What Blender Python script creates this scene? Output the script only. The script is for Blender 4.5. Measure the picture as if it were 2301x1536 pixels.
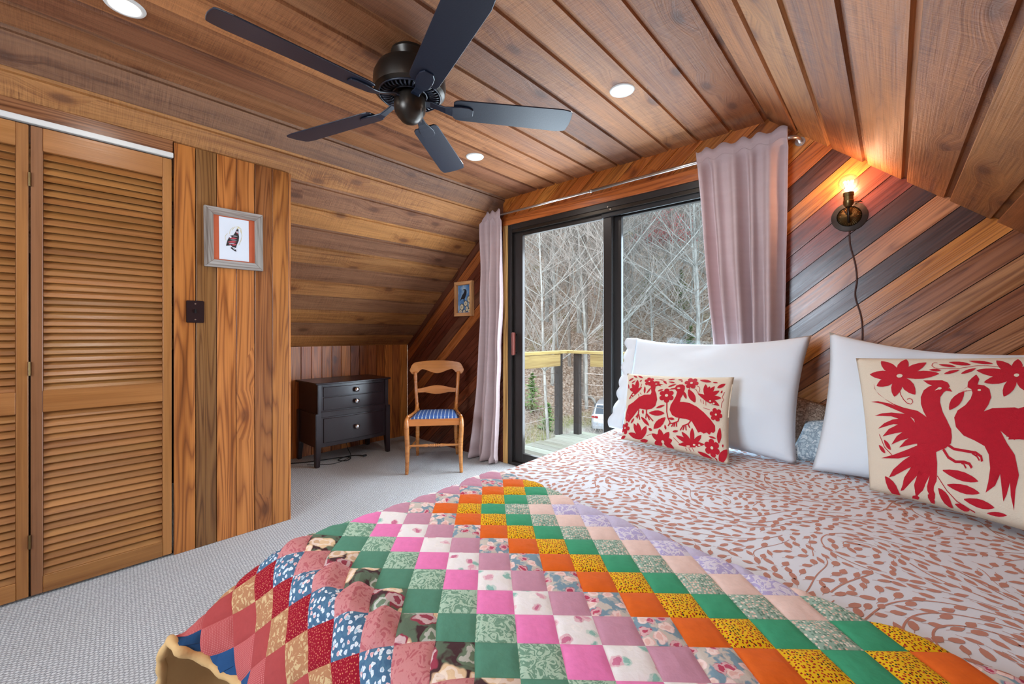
import bpy, bmesh, math, random
import numpy as np
from mathutils import Vector, Matrix, noise
from mathutils.geometry import delaunay_2d_cdt
for o in list(bpy.data.objects): bpy.data.objects.remove(o)
SC = bpy.context.scene
COL = SC.collection
PI = math.pi
# ------------------------------------------------------------------ camera
cam_d = bpy.data.cameras.new('camera'); cam = bpy.data.objects.new('camera', cam_d); COL.objects.link(cam)
cam.location = (0, 0, 1.15); cam.rotation_euler = (PI/2, 0, math.radians(42.34))
cam_d.sensor_width = 36.0; cam_d.lens = 939.4/2301*36; cam_d.shift_y = -17.7/2301; cam_d.clip_start = .02; cam_d.clip_end = 500
SC.camera = cam
# ------------------------------------------------------------------ sky, lights, exposure
W = bpy.data.worlds.new('overcast_sky'); SC.world = W; W.use_nodes = True
wn = W.node_tree; wn.nodes.clear()
wo = wn.nodes.new('ShaderNodeOutputWorld'); wb = wn.nodes.new('ShaderNodeBackground')
wt = wn.nodes.new('ShaderNodeTexCoord'); wx = wn.nodes.new('ShaderNodeSeparateXYZ'); wr = wn.nodes.new('ShaderNodeValToRGB')
wn.links.new(wt.outputs['Generated'], wx.inputs[0]); wn.links.new(wx.outputs['Z'], wr.inputs[0])
wr.color_ramp.elements[0].position = 0.0; wr.color_ramp.elements[0].color = (.74, .80, .88, 1)
wr.color_ramp.elements[1].position = 0.7; wr.color_ramp.elements[1].color = (.86, .92, 1.0, 1)
wn.links.new(wr.outputs[0], wb.inputs[0]); wb.inputs[1].default_value = 4.6
wn.links.new(wb.outputs[0], wo.inputs[0])
SC.view_settings.view_transform = 'Standard'; SC.view_settings.look = 'None'; SC.view_settings.gamma = 1
SC.view_settings.use_curve_mapping = False; SC.view_settings.exposure = 0.0
def area(name, loc, rot, sx, sy, power, col, spread=None):
    d = bpy.data.lights.new(name, 'AREA'); d.shape = 'RECTANGLE'; d.size = sx; d.size_y = sy; d.energy = power; d.color = col
    o = bpy.data.objects.new(name, d); o.location = loc; o.rotation_euler = rot; COL.objects.link(o); o['kind'] = 'helper'
    if spread: d.spread = spread
    return o
# daylight that comes in through the sliding door and through the window of the wall behind the camera
area('daylight_door', (-1.65, 2.95, 1.05), (-PI/2, 0, 0), 1.6, 1.7, 118, (.74, .87, 1.0))
area('daylight_window', (-1.15, -2.24, 1.60), (PI/2, 0, 0), 1.15, 1.15, 105, (.70, .84, 1.0))

# ------------------------------------------------------------------ node helper
def srgb(r, g, b):
    f = lambda c: (c/255/12.92) if c/255 <= .04045 else ((c/255+.055)/1.055)**2.4
    return (f(r), f(g), f(b), 1)
class NT:
    def __init__(s, name, rough=.5, spec=.5):
        s.m = bpy.data.materials.new(name); s.m.use_nodes = True; s.t = s.m.node_tree; s.t.nodes.clear()
        s.out = s.t.nodes.new('ShaderNodeOutputMaterial'); s.b = s.t.nodes.new('ShaderNodeBsdfPrincipled')
        s.t.links.new(s.b.outputs[0], s.out.inputs[0]); s.b.inputs['Roughness'].default_value = rough
        s.b.inputs['Specular IOR Level'].default_value = spec
    def n(s, typ, ins=None, out=0, **kw):
        nd = s.t.nodes.new('ShaderNode'+typ)
        for k, v in kw.items(): setattr(nd, k, v)
        for k, v in (ins or {}).items():
            if hasattr(v, 'is_output') or isinstance(v, bpy.types.NodeSocket): s.t.links.new(v, nd.inputs[k])
            else: nd.inputs[k].default_value = v
        return nd.outputs[out]
    def math(s, op, a, b=0.0, c=None):
        d = {0: a, 1: b}
        if c is not None: d[2] = c
        return s.n('Math', d, operation=op)
    def vmul(s, v, x, y, z): return s.n('VectorMath', {0: v, 1: (x, y, z)}, operation='MULTIPLY')
    def vadd(s, a, b): return s.n('VectorMath', {0: a, 1: b}, operation='ADD')
    def noise(s, v, scale=1, det=2, rough=.5, out=0, dist=0): return s.n('TexNoise', {'Vector': v, 'Scale': scale, 'Detail': det, 'Roughness': rough, 'Distortion': dist}, out)
    def mix(s, f, a, b, mode='MIX'):
        nd = s.t.nodes.new('ShaderNodeMix'); nd.data_type = 'RGBA'; nd.blend_type = mode
        for k, v in ((0, f), (6, a), (7, b)):
            if isinstance(v, bpy.types.NodeSocket): s.t.links.new(v, nd.inputs[k])
            else: nd.inputs[k].default_value = v
        return nd.outputs[2]
    def ramp(s, f, stops, interp='LINEAR'):
        nd = s.t.nodes.new('ShaderNodeValToRGB'); s.t.links.new(f, nd.inputs[0]); cr = nd.color_ramp; cr.interpolation = interp
        while len(cr.elements) > 1: cr.elements.remove(cr.elements[-1])
        cr.elements[0].position = stops[0][0]; cr.elements[0].color = stops[0][1]
        for p, c in stops[1:]:
            e = cr.elements.new(p); e.color = c
        return nd.outputs[0]
    def rng(s, f, a, b, c, d): return s.n('MapRange', {0: f, 1: a, 2: b, 3: c, 4: d})
    def set(s, k, v):
        if isinstance(v, bpy.types.NodeSocket): s.t.links.new(v, s.b.inputs[k])
        else: s.b.inputs[k].default_value = v
    def bump(s, h, strength, dist=.01):
        s.set('Normal', s.n('Bump', {'Strength': strength, 'Distance': dist, 'Height': h}))
def g(v): return (v, v, v, 1)
def plain(name, col, rough=.5, metal=0, spec=.5, bumpn=0, bscale=60, var=0, vscale=8):
    m = NT(name, rough, spec); m.set('Metallic', metal)
    co = m.n('TexCoord', out=3)
    if var: m.set('Base Color', m.mix(m.noise(co, vscale, 3), tuple(c*(1-var) for c in col[:3])+(1,), tuple(min(1, c*(1+var)) for c in col[:3])+(1,)))
    else: m.set('Base Color', col)
    if bumpn: m.bump(m.noise(co, bscale, 3), bumpn, .005)
    return m.m
def wood(name, rough=.4, grain=.5, cath=.5, knots=0., saw=0., spec=.5, bump=.25, coat=0., fine=1., cath_s=(1.1, 9., 9.)):
    """Board wood: grain runs along the object's own x axis, tint comes from the object's colour."""
    m = NT(name, rough, spec)
    co = m.n('TexCoord', out=3); oi = m.t.nodes.new('ShaderNodeObjectInfo')
    off = m.n('CombineXYZ', {0: m.math('MULTIPLY', oi.outputs['Random'], 37.0), 1: m.math('MULTIPLY', oi.outputs['Random'], 91.0), 2: m.math('MULTIPLY', oi.outputs['Random'], 13.0)})
    p = m.vadd(co, off)
    tint = oi.outputs['Color']
    if knots:
        kv = m.vmul(p, 3.6, 7.5, 7.5)
        vor = m.t.nodes.new('ShaderNodeTexVoronoi'); vor.voronoi_dimensions = '2D'; m.t.links.new(kv, vor.inputs['Vector']); vor.inputs['Scale'].default_value = 1; vor.inputs['Randomness'].default_value = 1
        kd = vor.outputs['Distance']; kc = m.n('SeparateXYZ', {0: vor.outputs['Color']})
        on = m.math('GREATER_THAN', kc, 1-knots)
        pull = m.math('MULTIPLY', m.rng(kd, 0, .55, .045, 0), on)
        p2 = m.vadd(p, m.n('CombineXYZ', {0: 0.0, 1: pull, 2: 0.0}))
    else: p2 = p
    cn = m.noise(m.vmul(p2, cath_s[0], cath_s[1], cath_s[1]), 1, 1.5, .45, dist=.25)
    rings = m.math('ABSOLUTE', m.math('SINE', m.math('MULTIPLY', cn, cath_s[2]*PI)))
    rings = m.math('POWER', rings, .7)
    fib = m.noise(m.vmul(p2, 3*fine, 160*fine, 160*fine), 1, 3, .6)
    med = m.noise(m.vmul(p2, .9, 22, 22), 1, 3, .55)
    big = m.noise(m.vmul(p, .8, 3, 3), 1, 2)
    v = m.math('ADD', m.math('MULTIPLY', m.math('SUBTRACT', 1.0, rings), -cath*.55), m.math('MULTIPLY', m.math('SUBTRACT', fib, .5), grain*1.1))
    v = m.math('ADD', v, m.math('MULTIPLY', m.math('SUBTRACT', med, .5), grain*1.3))
    v = m.math('ADD', v, m.math('MULTIPLY', m.math('SUBTRACT', big, .5), .7))
    h = fib
    if saw:
        sw = m.noise(m.vmul(p, 230, 9, 9), 1, 3, .75)
        patch = m.rng(m.noise(m.vmul(p, 2.2, 5, 5), 1, 2), .38, .68, .12, 1)
        sv = m.math('MULTIPLY', m.math('MULTIPLY', m.math('SUBTRACT', sw, .5), saw), patch)
        v = m.math('ADD', v, sv); h = m.math('ADD', fib, m.math('MULTIPLY', sw, 1.2))
    f = m.math('ADD', v, .62)
    warm = m.mix(1.0, tint, m.ramp(f, [(0, (.20, .15, .13, 1)), (.38, (.62, .54, .50, 1)), (.62, (1, 1, 1, 1)), (1, (1.45, 1.5, 1.55, 1))]), 'MULTIPLY')
    if knots:
        kk = m.math('MULTIPLY', m.rng(kd, .09, .2, 1, 0), on)
        warm = m.mix(m.math('MULTIPLY', kk, .72), warm, (.045, .018, .008, 1))
        halo = m.math('MULTIPLY', m.rng(kd, .16, .42, .35, 0), on)
        warm = m.mix(halo, warm, m.mix(1.0, tint, (.6, .42, .3, 1), 'MULTIPLY'))
    m.set('Base Color', warm)
    m.set('Roughness', m.rng(med, .2, .8, rough-.08, rough+.14))
    if coat: m.set('Coat Weight', coat); m.set('Coat Roughness', .12)
    m.bump(h, bump, .004)
    return m.m
# ------------------------------------------------------------------ mesh helpers
def tag(o, label=None, cat=None, group=None, kind=None):
    if label: o['label'] = label
    if cat: o['category'] = cat
    if group: o['group'] = group
    if kind: o['kind'] = kind
    return o
def link(name, me, parent=None, mat=None, M=None):
    o = bpy.data.objects.new(name, me)
    if mat is not None and not (me.materials and me.materials[0] == mat):
        me.materials.clear(); me.materials.append(mat)
    COL.objects.link(o)
    if parent is not None: o.parent = parent
    if M is not None: o.matrix_local = M
    return o
def empty(name, loc=(0, 0, 0), rz=0., label=None, cat=None, group=None, kind=None):
    o = bpy.data.objects.new(name, None); o.location = loc; o.rotation_euler = (0, 0, rz); COL.objects.link(o); o.empty_display_size = .1
    return tag(o, label, cat, group, kind)
def copy_tree(o, parent=None):
    c = o.copy(); COL.objects.link(c); c.parent = parent
    for ch in o.children: copy_tree(ch, c)
    return c
def mesh(name, vs, fs, smooth=False):
    me = bpy.data.meshes.new(name); me.from_pydata([tuple(v) for v in vs], [], fs); me.update()
    if smooth: me.polygons.foreach_set('use_smooth', [True]*len(me.polygons))
    return me
class MB:
    def __init__(s): s.v = []; s.f = []
    def add(s, vs, fs):
        b = len(s.v); s.v += [tuple(v) for v in vs]; s.f += [tuple(b+i for i in f) for f in fs]; return s
    def box(s, c, d, M=None):
        x, y, z = (q/2 for q in d); P = [Vector((c[0]+i*x, c[1]+j*y, c[2]+k*z)) for k in (-1, 1) for j in (-1, 1) for i in (-1, 1)]
        if M is not None: P = [M @ p for p in P]
        return s.add(P, [(0, 2, 3, 1), (4, 5, 7, 6), (0, 1, 5, 4), (2, 6, 7, 3), (0, 4, 6, 2), (1, 3, 7, 5)])
    def tube(s, pts, r, n=10, caps=True, closed=False):
        pts = [Vector(p) for p in pts]; N = len(pts); R = r if hasattr(r, '__len__') else [r]*N
        vs = []; up = None
        for i, p in enumerate(pts):
            t = (pts[min(i+1, N-1)] - pts[max(i-1, 0)]) if not closed else (pts[(i+1) % N]-pts[i-1])
            t.normalize()
            if up is None: up = Vector((0, 0, 1)) if abs(t.z) < .9 else Vector((1, 0, 0))
            a = t.cross(up).normalized(); b = a.cross(t).normalized(); up = b
            for k in range(n):
                q = 2*PI*k/n; vs.append(p + (a*math.cos(q)+b*math.sin(q))*R[i])
        fs = []
        for i in range(N-1 if not closed else N):
            j = (i+1) % N
            for k in range(n): fs.append((i*n+k, i*n+(k+1) % n, j*n+(k+1) % n, j*n+k))
        if caps and not closed: fs += [tuple(range(n))[::-1], tuple((N-1)*n+k for k in range(n))]
        return s.add(vs, fs)
    def lathe(s, prof, n=32, M=None):
        vs = []; K = len(prof)
        for k in range(n):
            a = 2*PI*k/n
            for r, z in prof: vs.append(Vector((r*math.cos(a), r*math.sin(a), z)))
        if M is not None: vs = [M @ v for v in vs]
        fs = [(k*K+i, ((k+1) % n)*K+i, ((k+1) % n)*K+i+1, k*K+i+1) for k in range(n) for i in range(K-1)]
        return s.add(vs, fs)
    def prism(s, poly, z0, z1, M=None):
        n = len(poly); vs = [Vector((x, y, z0)) for x, y in poly]+[Vector((x, y, z1)) for x, y in poly]
        if M is not None: vs = [M @ v for v in vs]
        return s.add(vs, [tuple(range(n))[::-1], tuple(range(n, 2*n))]+[(i, (i+1) % n, n+(i+1) % n, n+i) for i in range(n)])
    def out(s, name, mat=None, parent=None, smooth=False, bevel=0., M=None, segs=2, merge=False, angle=None):
        me = mesh(name, s.v, s.f, smooth)
        if bevel or merge:
            bm = bmesh.new(); bm.from_mesh(me); bmesh.ops.remove_doubles(bm, verts=bm.verts, dist=1e-5)
            if bevel:
                es = [e for e in bm.edges if len(e.link_faces) == 2 and e.calc_face_angle(0) > .5]
                bmesh.ops.bevel(bm, geom=es, offset=bevel, segments=segs, affect='EDGES', clamp_overlap=True)
            bmesh.ops.recalc_face_normals(bm, faces=bm.faces)
            bm.to_mesh(me); bm.free()
        if angle:
            me.polygons.foreach_set('use_smooth', [True]*len(me.polygons)); me.set_sharp_from_angle(angle=angle)
        return link(name, me, parent, mat, M)
def frameM(o, x, y, z=None):
    x = Vector(x).normalized(); y = Vector(y).normalized(); z = x.cross(y) if z is None else Vector(z)
    return Matrix((x, y, z)).transposed().to_4x4() if False else Matrix.Translation(Vector(o)) @ Matrix((x, y, z)).transposed().to_4x4()
def vary(rnd, col, a=.12, b=.04):
    k = 1+rnd.uniform(-a, a); return (col[0]*k*(1+rnd.uniform(-b, b)), col[1]*k*(1+rnd.uniform(-b, b)), col[2]*k*(1+rnd.uniform(-b, b)), 1)
BOXC = {}
def board(name, parent, M, L, Wd, T, mat, col, bev=.002):
    """box board: x = grain, from 0..L, y 0..W, z -T..0 (front face z=0)"""
    key = (round(L, 4), round(Wd, 4), round(T, 4), mat.name, bev)
    if key not in BOXC:
        q = MB().box((L/2, Wd/2, -T/2), (L, Wd, T)); o = q.out(name, mat, parent, bevel=bev, segs=1, M=M); BOXC[key] = o.data
    else: o = link(name, BOXC[key], parent, mat, M)
    o.color = col; return o

# ------------------------------------------------------------------ materials
M_CEIL = wood('rough_cedar', rough=.54, grain=.55, cath=.25, knots=.18, saw=1.3, bump=.6, cath_s=(.8, 12, 12))
M_GABLE = wood('varnished_cedar', rough=.27, grain=.5, cath=.6, knots=.03, spec=.5, bump=.16, coat=.08, cath_s=(.6, 10, 15))
M_WALL = wood('satin_cedar', rough=.34, grain=.42, cath=.7, knots=.06, bump=.18, cath_s=(.6, 10, 15))
M_LOUV = wood('honey_pine', rough=.32, grain=.32, cath=.12, bump=.1)
M_CHAIR = wood('golden_beech', rough=.25, grain=.22, cath=.15, bump=.06, coat=.4)
M_DECK = wood('weathered_deck', rough=.75, grain=.5, cath=.2, bump=.3)
M_FRAMEW = wood('frame_wood', rough=.6, grain=.8, cath=.3, bump=.5)
M_DARKW = plain('espresso_lacquer', srgb(38, 22, 26), .28, spec=.6, bumpn=.05, bscale=90, var=.25, vscale=14)
M_BACK = plain('dark_backing', srgb(46, 26, 14), .8)  # one even dark brown for backing slabs, joists and back boards
M_BLACK = plain('bronze_aluminium', srgb(50, 46, 44), .35, metal=.4, var=.12)
M_BLACKP = plain('black_paint', srgb(24, 24, 26), .4)
M_FANB = plain('fan_blade_black', srgb(17, 27, 44), .38, spec=.65, bumpn=.06, bscale=220)  # black blades; blue of the reflected daylight is put into the base colour
M_FANM = plain('oil_bronze', srgb(58, 52, 46), .34, metal=.75, var=.15, vscale=20)
M_STEEL = plain('brushed_steel', srgb(190, 182, 176), .28, metal=.9)
M_CHROME = plain('chrome', srgb(220, 222, 226), .08, metal=1)
M_BRASS = plain('antique_brass', srgb(120, 98, 62), .32, metal=.9, var=.25, vscale=40)
M_WHITE = plain('white_metal', srgb(214, 212, 206), .4)
M_TAN = plain('tan_backing', srgb(208, 168, 112), .85, bumpn=.4, bscale=60, var=.08)

# ================================================================== ROOM
rnd = random.Random(7)
XL, XR, YG, ZC, XK, XRK, YS = -2.545, -.515, 2.72, 2.352, -4.09, 1.03, -2.2
SL = math.atan2(ZC-1.03, XL-XK)
def struct(name): 
    o = empty(name); o['kind'] = 'structure'; return o
def slab(name, poly, M, t, mat, holes=None, z0=-.03):
    """backing slab behind boards (front at local z0)"""
    q = MB()
    for P in (poly if isinstance(poly[0][0], (tuple, list)) else [poly]): q.prism(P, z0-t, z0, M)
    o = q.out(name, mat, merge=True); o['kind'] = 'structure'; return o
# ---- carpet
cm = NT('berber_carpet', .95, .1)
co = cm.n('TexCoord', out=3)
rot = cm.n('VectorRotate', {0: co, 'Angle': .62}, rotation_type='Z_AXIS')
jit = cm.vadd(rot, cm.vmul(cm.noise(rot, 45, 2, out=1), .011, .011, 0))
sx = cm.n('SeparateXYZ', {0: jit}); sy = cm.n('SeparateXYZ', {0: jit}, 1)
lx = cm.math('ABSOLUTE', cm.math('SINE', cm.math('MULTIPLY', sx, PI/.0125)))
row = cm.math('FLOOR', cm.math('DIVIDE', sx, .0125))
ly = cm.math('ABSOLUTE', cm.math('SINE', cm.math('ADD', cm.math('MULTIPLY', sy, PI/.015), cm.math('MULTIPLY', row, 1.57))))
loop = cm.math('POWER', cm.math('MULTIPLY', lx, ly), .5)
tone = cm.noise(rot, 260, 2, .7)
f = cm.math('ADD', cm.math('MULTIPLY', loop, .75), cm.math('MULTIPLY', cm.math('SUBTRACT', tone, .5), .9))
base = cm.ramp(f, [(0, srgb(120, 120, 124)), (.3, srgb(176, 176, 178)), (.7, srgb(218, 218, 218)), (1, srgb(240, 240, 238))])
cm.set('Base Color', cm.mix(cm.rng(cm.noise(co, 1.6, 3), .35, .7, 0, .22), base, srgb(168, 163, 154)))
cm.bump(cm.math('ADD', loop, tone), .7, .008)
fl = MB().box((-1.55, .26, -.05), (5.3, 5.02, .1)).out('floor', cm.m); fl['kind'] = 'structure'
# ---- ceiling boards with a recessed channel edge
def channel_board(name, parent, M, L, w, mat, col):
    key = ('ch', round(L, 3), round(w, 4))
    if key not in BOXC:
        P = [(0, -.02), (0, -.003), (.003, 0), (w-.024, 0), (w-.021, -.013), (w-.0012, -.013), (w-.0008, -.02)]
        q = MB(); n = len(P); q.add([(0, y, z) for y, z in P]+[(L, y, z) for y, z in P], [tuple(range(n)), tuple(range(n, 2*n))[::-1]]+[(i, n+i, n+(i+1) % n, (i+1) % n) for i in range(n)])
        o = q.out(name, mat, parent, M=M, merge=True); BOXC[key] = o.data
    else: o = link(name, BOXC[key], parent, mat, M)
    o.color = col; return o
Lc = YG-YS+.02
tone_c = [srgb(160, 104, 62), srgb(144, 92, 58), srgb(168, 112, 66), srgb(130, 82, 52), srgb(152, 98, 58)]
cb = MB().box(((XL+XR)/2, (YG+YS)/2, ZC+.05), (XR-XL+.1, Lc+.1, .06)).out('ceiling', M_BACK); cb['kind'] = 'structure'
wN = 11; wd = (XR-XL)/wN
for i in range(wN):
    channel_board('plank', cb, frameM((XL+i*wd, YS-.01, ZC), (0, 1, 0), (1, 0, 0)), Lc, wd, M_CEIL, vary(rnd, tone_c[(i*2+1) % 5], .12))
dl = Vector((XL-XK, 0, ZC-1.03)); LL = dl.length; dl.normalize(); nl = Vector((dl.z, 0, -dl.x))
dr = Vector((XRK-XR, 0, 1.03-ZC)); LR = dr.length; dr.normalize(); nr = Vector((dr.z, 0, -dr.x))
bl = MB().box((0, 0, 0), (Lc+.1, LL+.06, .06), frameM(Vector((XK, (YG+YS)/2, 1.03))+dl*LL/2-nl*.05, (0, 1, 0), dl)).out('ceiling_slope_left', M_BACK); bl['kind'] = 'structure'
# keep the slope's own planks in the setting object
tl = [srgb(168, 114, 66), srgb(136, 92, 62), srgb(170, 112, 60), srgb(130, 88, 58)]
for i in range(12):
    channel_board('plank', bl, frameM(Vector((XK, YS-.01, 1.03))+dl*(i*LL/12), (0, 1, 0), dl), Lc, LL/12, M_CEIL, vary(rnd, tl[i % 2*1+(2 if rnd.random() < .4 else 0)], .12))
br_ = MB().box((0, 0, 0), (Lc+.1, LR+.06, .06), frameM(Vector((XR, (YG+YS)/2, ZC))+dr*LR/2-nr*.05, (0, 1, 0), dr)).out('ceiling_slope_right', M_BACK); br_['kind'] = 'structure'
tr = [srgb(164, 108, 62), srgb(174, 118, 68), srgb(158, 100, 56), srgb(168, 108, 60)]
for i in range(11):
    channel_board('plank', br_, frameM(Vector((XR, YS-.01, ZC))+dr*(i*LR/11), (0, 1, 0), dr), Lc, LR/11, M_CEIL, vary(rnd, tr[i % 4], .1))
# ---- polygon helpers for clipped boards
def clip(poly, a, b, c):
    """keep a*x+b*y>=c"""
    out = []
    for i in range(len(poly)):
        p, q = poly[i], poly[(i+1) % len(poly)]; dp = a*p[0]+b*p[1]-c; dq = a*q[0]+b*q[1]-c
        if dp >= 0: out.append(p)
        if dp*dq < 0:
            t = dp/(dp-dq); out.append((p[0]+(q[0]-p[0])*t, p[1]+(q[1]-p[1])*t))
    return out
# ---- gable wall, diagonal boards round the sliding door
XD0, XD1, ZD = -2.53, -.70, 2.115
e_ = .013
OUT = [(XK, 0), (XRK, 0), (XRK+.0, 1.03+e_), (XR+.005, ZC+e_), (XL-.005, ZC+e_), (XK, 1.03+e_)]
reg_l = clip(OUT, -1, 0, -(XD0-.055)); reg_r = clip(OUT, 1, 0, XD1+.0); reg_t = clip(clip(clip(OUT, 1, 0, XD0-.055), -1, 0, -XD1), 0, 1, ZD+.075)
MG = frameM((0, YG, 0), (1, 0, 0), (0, 0, 1), (0, -1, 0))
wb_ = MB()
for P in (reg_l, reg_r, reg_t): wb_.prism([(x, z+(.05 if z > 1.0 else 0)) for x, z in P] if P is not reg_t else [(x, z+(.05 if z > 2.3 else 0)) for x, z in P], -.09, -.016, Matrix(((1, 0, 0, 0), (0, 0, -1, YG), (0, 1, 0, 0), (0, 0, 0, 1))))
gw = wb_.out('wall_back', M_BACK, merge=True); gw['kind'] = 'structure'
AN = math.radians(39.65); ca, sa = math.cos(AN), math.sin(AN); STEP = .0985
GOLD, ORG, RED, DRK, TAN, MID, MAH = srgb(200, 126, 54), srgb(190, 108, 44), srgb(136, 72, 48), srgb(94, 54, 38), srgb(186, 126, 78), srgb(154, 94, 54), srgb(98, 48, 32)
ORB, MID2 = srgb(156, 88, 44), srgb(122, 64, 38)
right_cols = {0: ORG, -1: DRK, -2: GOLD, -3: RED, -4: (RED[0]*.9, RED[1]*.8, RED[2]*.9, 1), -5: DRK, -6: TAN, -7: (DRK[0]*.9, DRK[1]*.95, DRK[2]*.95, 1), -8: GOLD, -9: MID, -10: TAN, -11: MID, -12: TAN}
def gboard(k, regs, col, mat=M_GABLE):
    q0 = 1.774+STEP*k; q1 = q0+STEP-.0034; q = MB(); x0 = None; polys = []
    for R in regs:
        P = clip(clip(R, -sa, ca, q0), sa, -ca, -q1)
        if len(P) < 3: continue
        ar = abs(sum(P[i][0]*P[(i+1) % len(P)][1]-P[(i+1) % len(P)][0]*P[i][1] for i in range(len(P))))/2
        if ar < 3e-4: continue
        polys.append(P)
    if not polys: return
    s0 = min(x*ca+z*sa for P in polys for x, z in P)
    ox, oz = s0*ca-q0*sa, s0*sa+q0*ca
    M = frameM((ox, YG, oz), (ca, 0, sa), (-sa, 0, ca))
    for P in polys:
        q.prism([((x-ox)*ca+(z-oz)*sa, -(x-ox)*sa+(z-oz)*ca) for x, z in P], -.014, 0)
    o = q.out('plank', mat, gw, M=M, merge=True)
    me = o.data; o.color = col
    return o
for k in range(-25, 18):
    gboard(k, [reg_l], vary(rnd, {16: DRK, 17: DRK, 15: ORB, 12: DRK, 11: ORB, 5: DRK, 6: MID2}.get(k, MAH), .10))
    c = right_cols.get(k)
    if c is None: c = [ORG, GOLD, ORG, (ORG[0]*.9, ORG[1]*.85, ORG[2]*.8, 1)][k % 4] if k > 0 else [MID, TAN, ORG][k % 3]
    gboard(k, [reg_t, reg_r], vary(rnd, c, .07))
# casing round the door
trim = empty('trim_1'); trim['kind'] = 'structure'
board('casing', trim, frameM((XD0-.055, YG-.004, ZD), (1, 0, 0), (0, 0, 1), (0, -1, 0)), XD1-XD0+.06, .075, .016, M_GABLE, srgb(196, 108, 48))
board('casing', trim, frameM((XD0, YG-.004, 0), (0, 0, 1), (-1, 0, 0)), ZD, .055, .10, M_WALL, srgb(222, 176, 106))
# ---- knee walls
def vboards(parent, X, nsign, y0, y1, ztop, n, mat, cols, zfun=None):
    w = (y1-y0)/n
    for i in range(n):
        zt = ztop if zfun is None else zfun(i)
        if nsign > 0: M = frameM((X, y0+(i+1)*w-.0011, 0), (0, 0, 1), (0, -1, 0))
        else: M = frameM((X, y0+i*w+.0011, 0), (0, 0, 1), (0, 1, 0))
        board('plank', parent, M, zt, w-.0036, .014, mat, vary(rnd, cols[i % len(cols)], .14), .002)
wk = MB().box((XK-.05, (YG+YS)/2, .5), (.06, Lc, 1.06)).out('wall_left', M_BACK); wk['kind'] = 'structure'
kc = [srgb(188, 112, 50), srgb(200, 126, 60), srgb(172, 100, 50), srgb(206, 132, 62), srgb(150, 92, 60), srgb(190, 114, 54), srgb(166, 100, 52)]
vboards(wk, XK, 1, .98, YG, 1.035, 18, M_WALL, kc)
wr_ = MB().box((XRK+.05, (YG+YS)/2, .5), (.06, Lc, 1.06)).out('wall_right', M_BACK); wr_['kind'] = 'structure'
vboards(wr_, XRK, -1, YS, YG, 1.035, 50, M_WALL, kc)
# ---- closet wall (x = -2.765) and its return towards the alcove
XC = -2.765; zc_top = 1.03+(XC-XK)*math.tan(SL)-.004
wc = MB().box((XC-.04, (.985+.421)/2, zc_top/2-.01), (.05, .985-.421-.03, zc_top-.02)).box((XC-.04, -1.85, zc_top/2-.01), (.05, .7, zc_top-.02)).box((XC-.04, (-1.5+.421)/2, zc_top-.035), (.05, 1.921, .05)).out('wall_closet', M_BACK); wc['kind'] = 'structure'
cc = [srgb(178, 110, 52), srgb(136, 90, 50), srgb(180, 114, 56), srgb(172, 108, 52), srgb(146, 90, 44), srgb(156, 96, 46)]
vboards(wc, XC, 1, .421, .982, zc_top-.012, 6, M_WALL, cc[::1])
vboards(wc, XC, 1, YS, -1.5, zc_top-.012, 7, M_WALL, cc)
# return wall, facing +y: each board cut to the slope
wrt = MB()
for i in range(14):
    xa = XC-.015-i*(.0935); xb = xa-.0913; zt = lambda x: min(2.34, 1.03+(x-XK)*math.tan(SL))-.012
    if xb < XK: xb = XK+.001
    M = frameM((xa, .982, 0), (0, 0, 1), (-1, 0, 0), (0, 1, 0)) if False else Matrix.Translation((xa, .982, 0)) @ Matrix(((0, -1, 0, 0), (0, 0, 1, 0), (1, 0, 0, 0), (0, 0, 0, 1)))
    q = MB().prism([(0, 0), (zt(xa), 0), (zt(xb), xa-xb), (0, xa-xb)], -.014, 0)
    o = q.out('plank', M_WALL, wc, M=M, merge=True); o.color = vary(rnd, cc[i % 6], .12)
board('corner_strip', wc, frameM((XC+.001, .994, 0), (0, 0, 1), (0, -1, 0)), zc_top-.014, .012, .03, M_WALL, srgb(188, 118, 58))
# south wall behind the camera with its window
ws = empty('wall_front'); ws['kind'] = 'structure'
swp = []
OUTS = [(XC, 0), (XRK, 0), (XRK, 1.03), (XR, ZC), (XL, ZC), (XC, zc_top)]
wx0, wx1, wz0, wz1 = -1.75, -.55, 1.0, 2.2
for R in (clip(OUTS, -1, 0, -wx0), clip(OUTS, 1, 0, wx1), clip(clip(clip(OUTS, 1, 0, wx0), -1, 0, -wx1), 0, 1, wz1), clip(clip(clip(OUTS, 1, 0, wx0), -1, 0, -wx1), 0, -1, -wz0)):
    a = XC
    while a < XRK:
        P = clip(clip(R, 1, 0, a), -1, 0, -(a+.0975))
        if len(P) > 2:
            ox, oz = a, min(z for x, z in P)
            q = MB().prism([(z-oz, -(x-ox)) for x, z in P], -.05, 0)
            o = q.out('plank', M_WALL, ws, M=Matrix.Translation((ox, YS, oz)) @ Matrix(((0, -1, 0, 0), (0, 0, 1, 0), (1, 0, 0, 0), (0, 0, 0, 1))), merge=True); o.color = vary(rnd, kc[rnd.randrange(7)], .1)
        a += .1
def glass(name, tint, refl=.06):
    m = NT(name); m.t.nodes.remove(m.b)
    tr_ = m.n('BsdfTransparent', {0: tint}); gl = m.n('BsdfGlossy', {'Color': (1, 1, 1, 1), 'Roughness': .0})
    fr = m.n('Fresnel', {'IOR': 1.45}); bf = m.t.nodes.new('ShaderNodeNewGeometry').outputs['Backfacing']
    mx = m.n('MixShader', {0: m.math('MULTIPLY', fr, m.math('SUBTRACT', 1.0, bf)), 1: tr_, 2: gl}); m.t.links.new(mx, m.out.inputs[0]); return m.m
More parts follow.
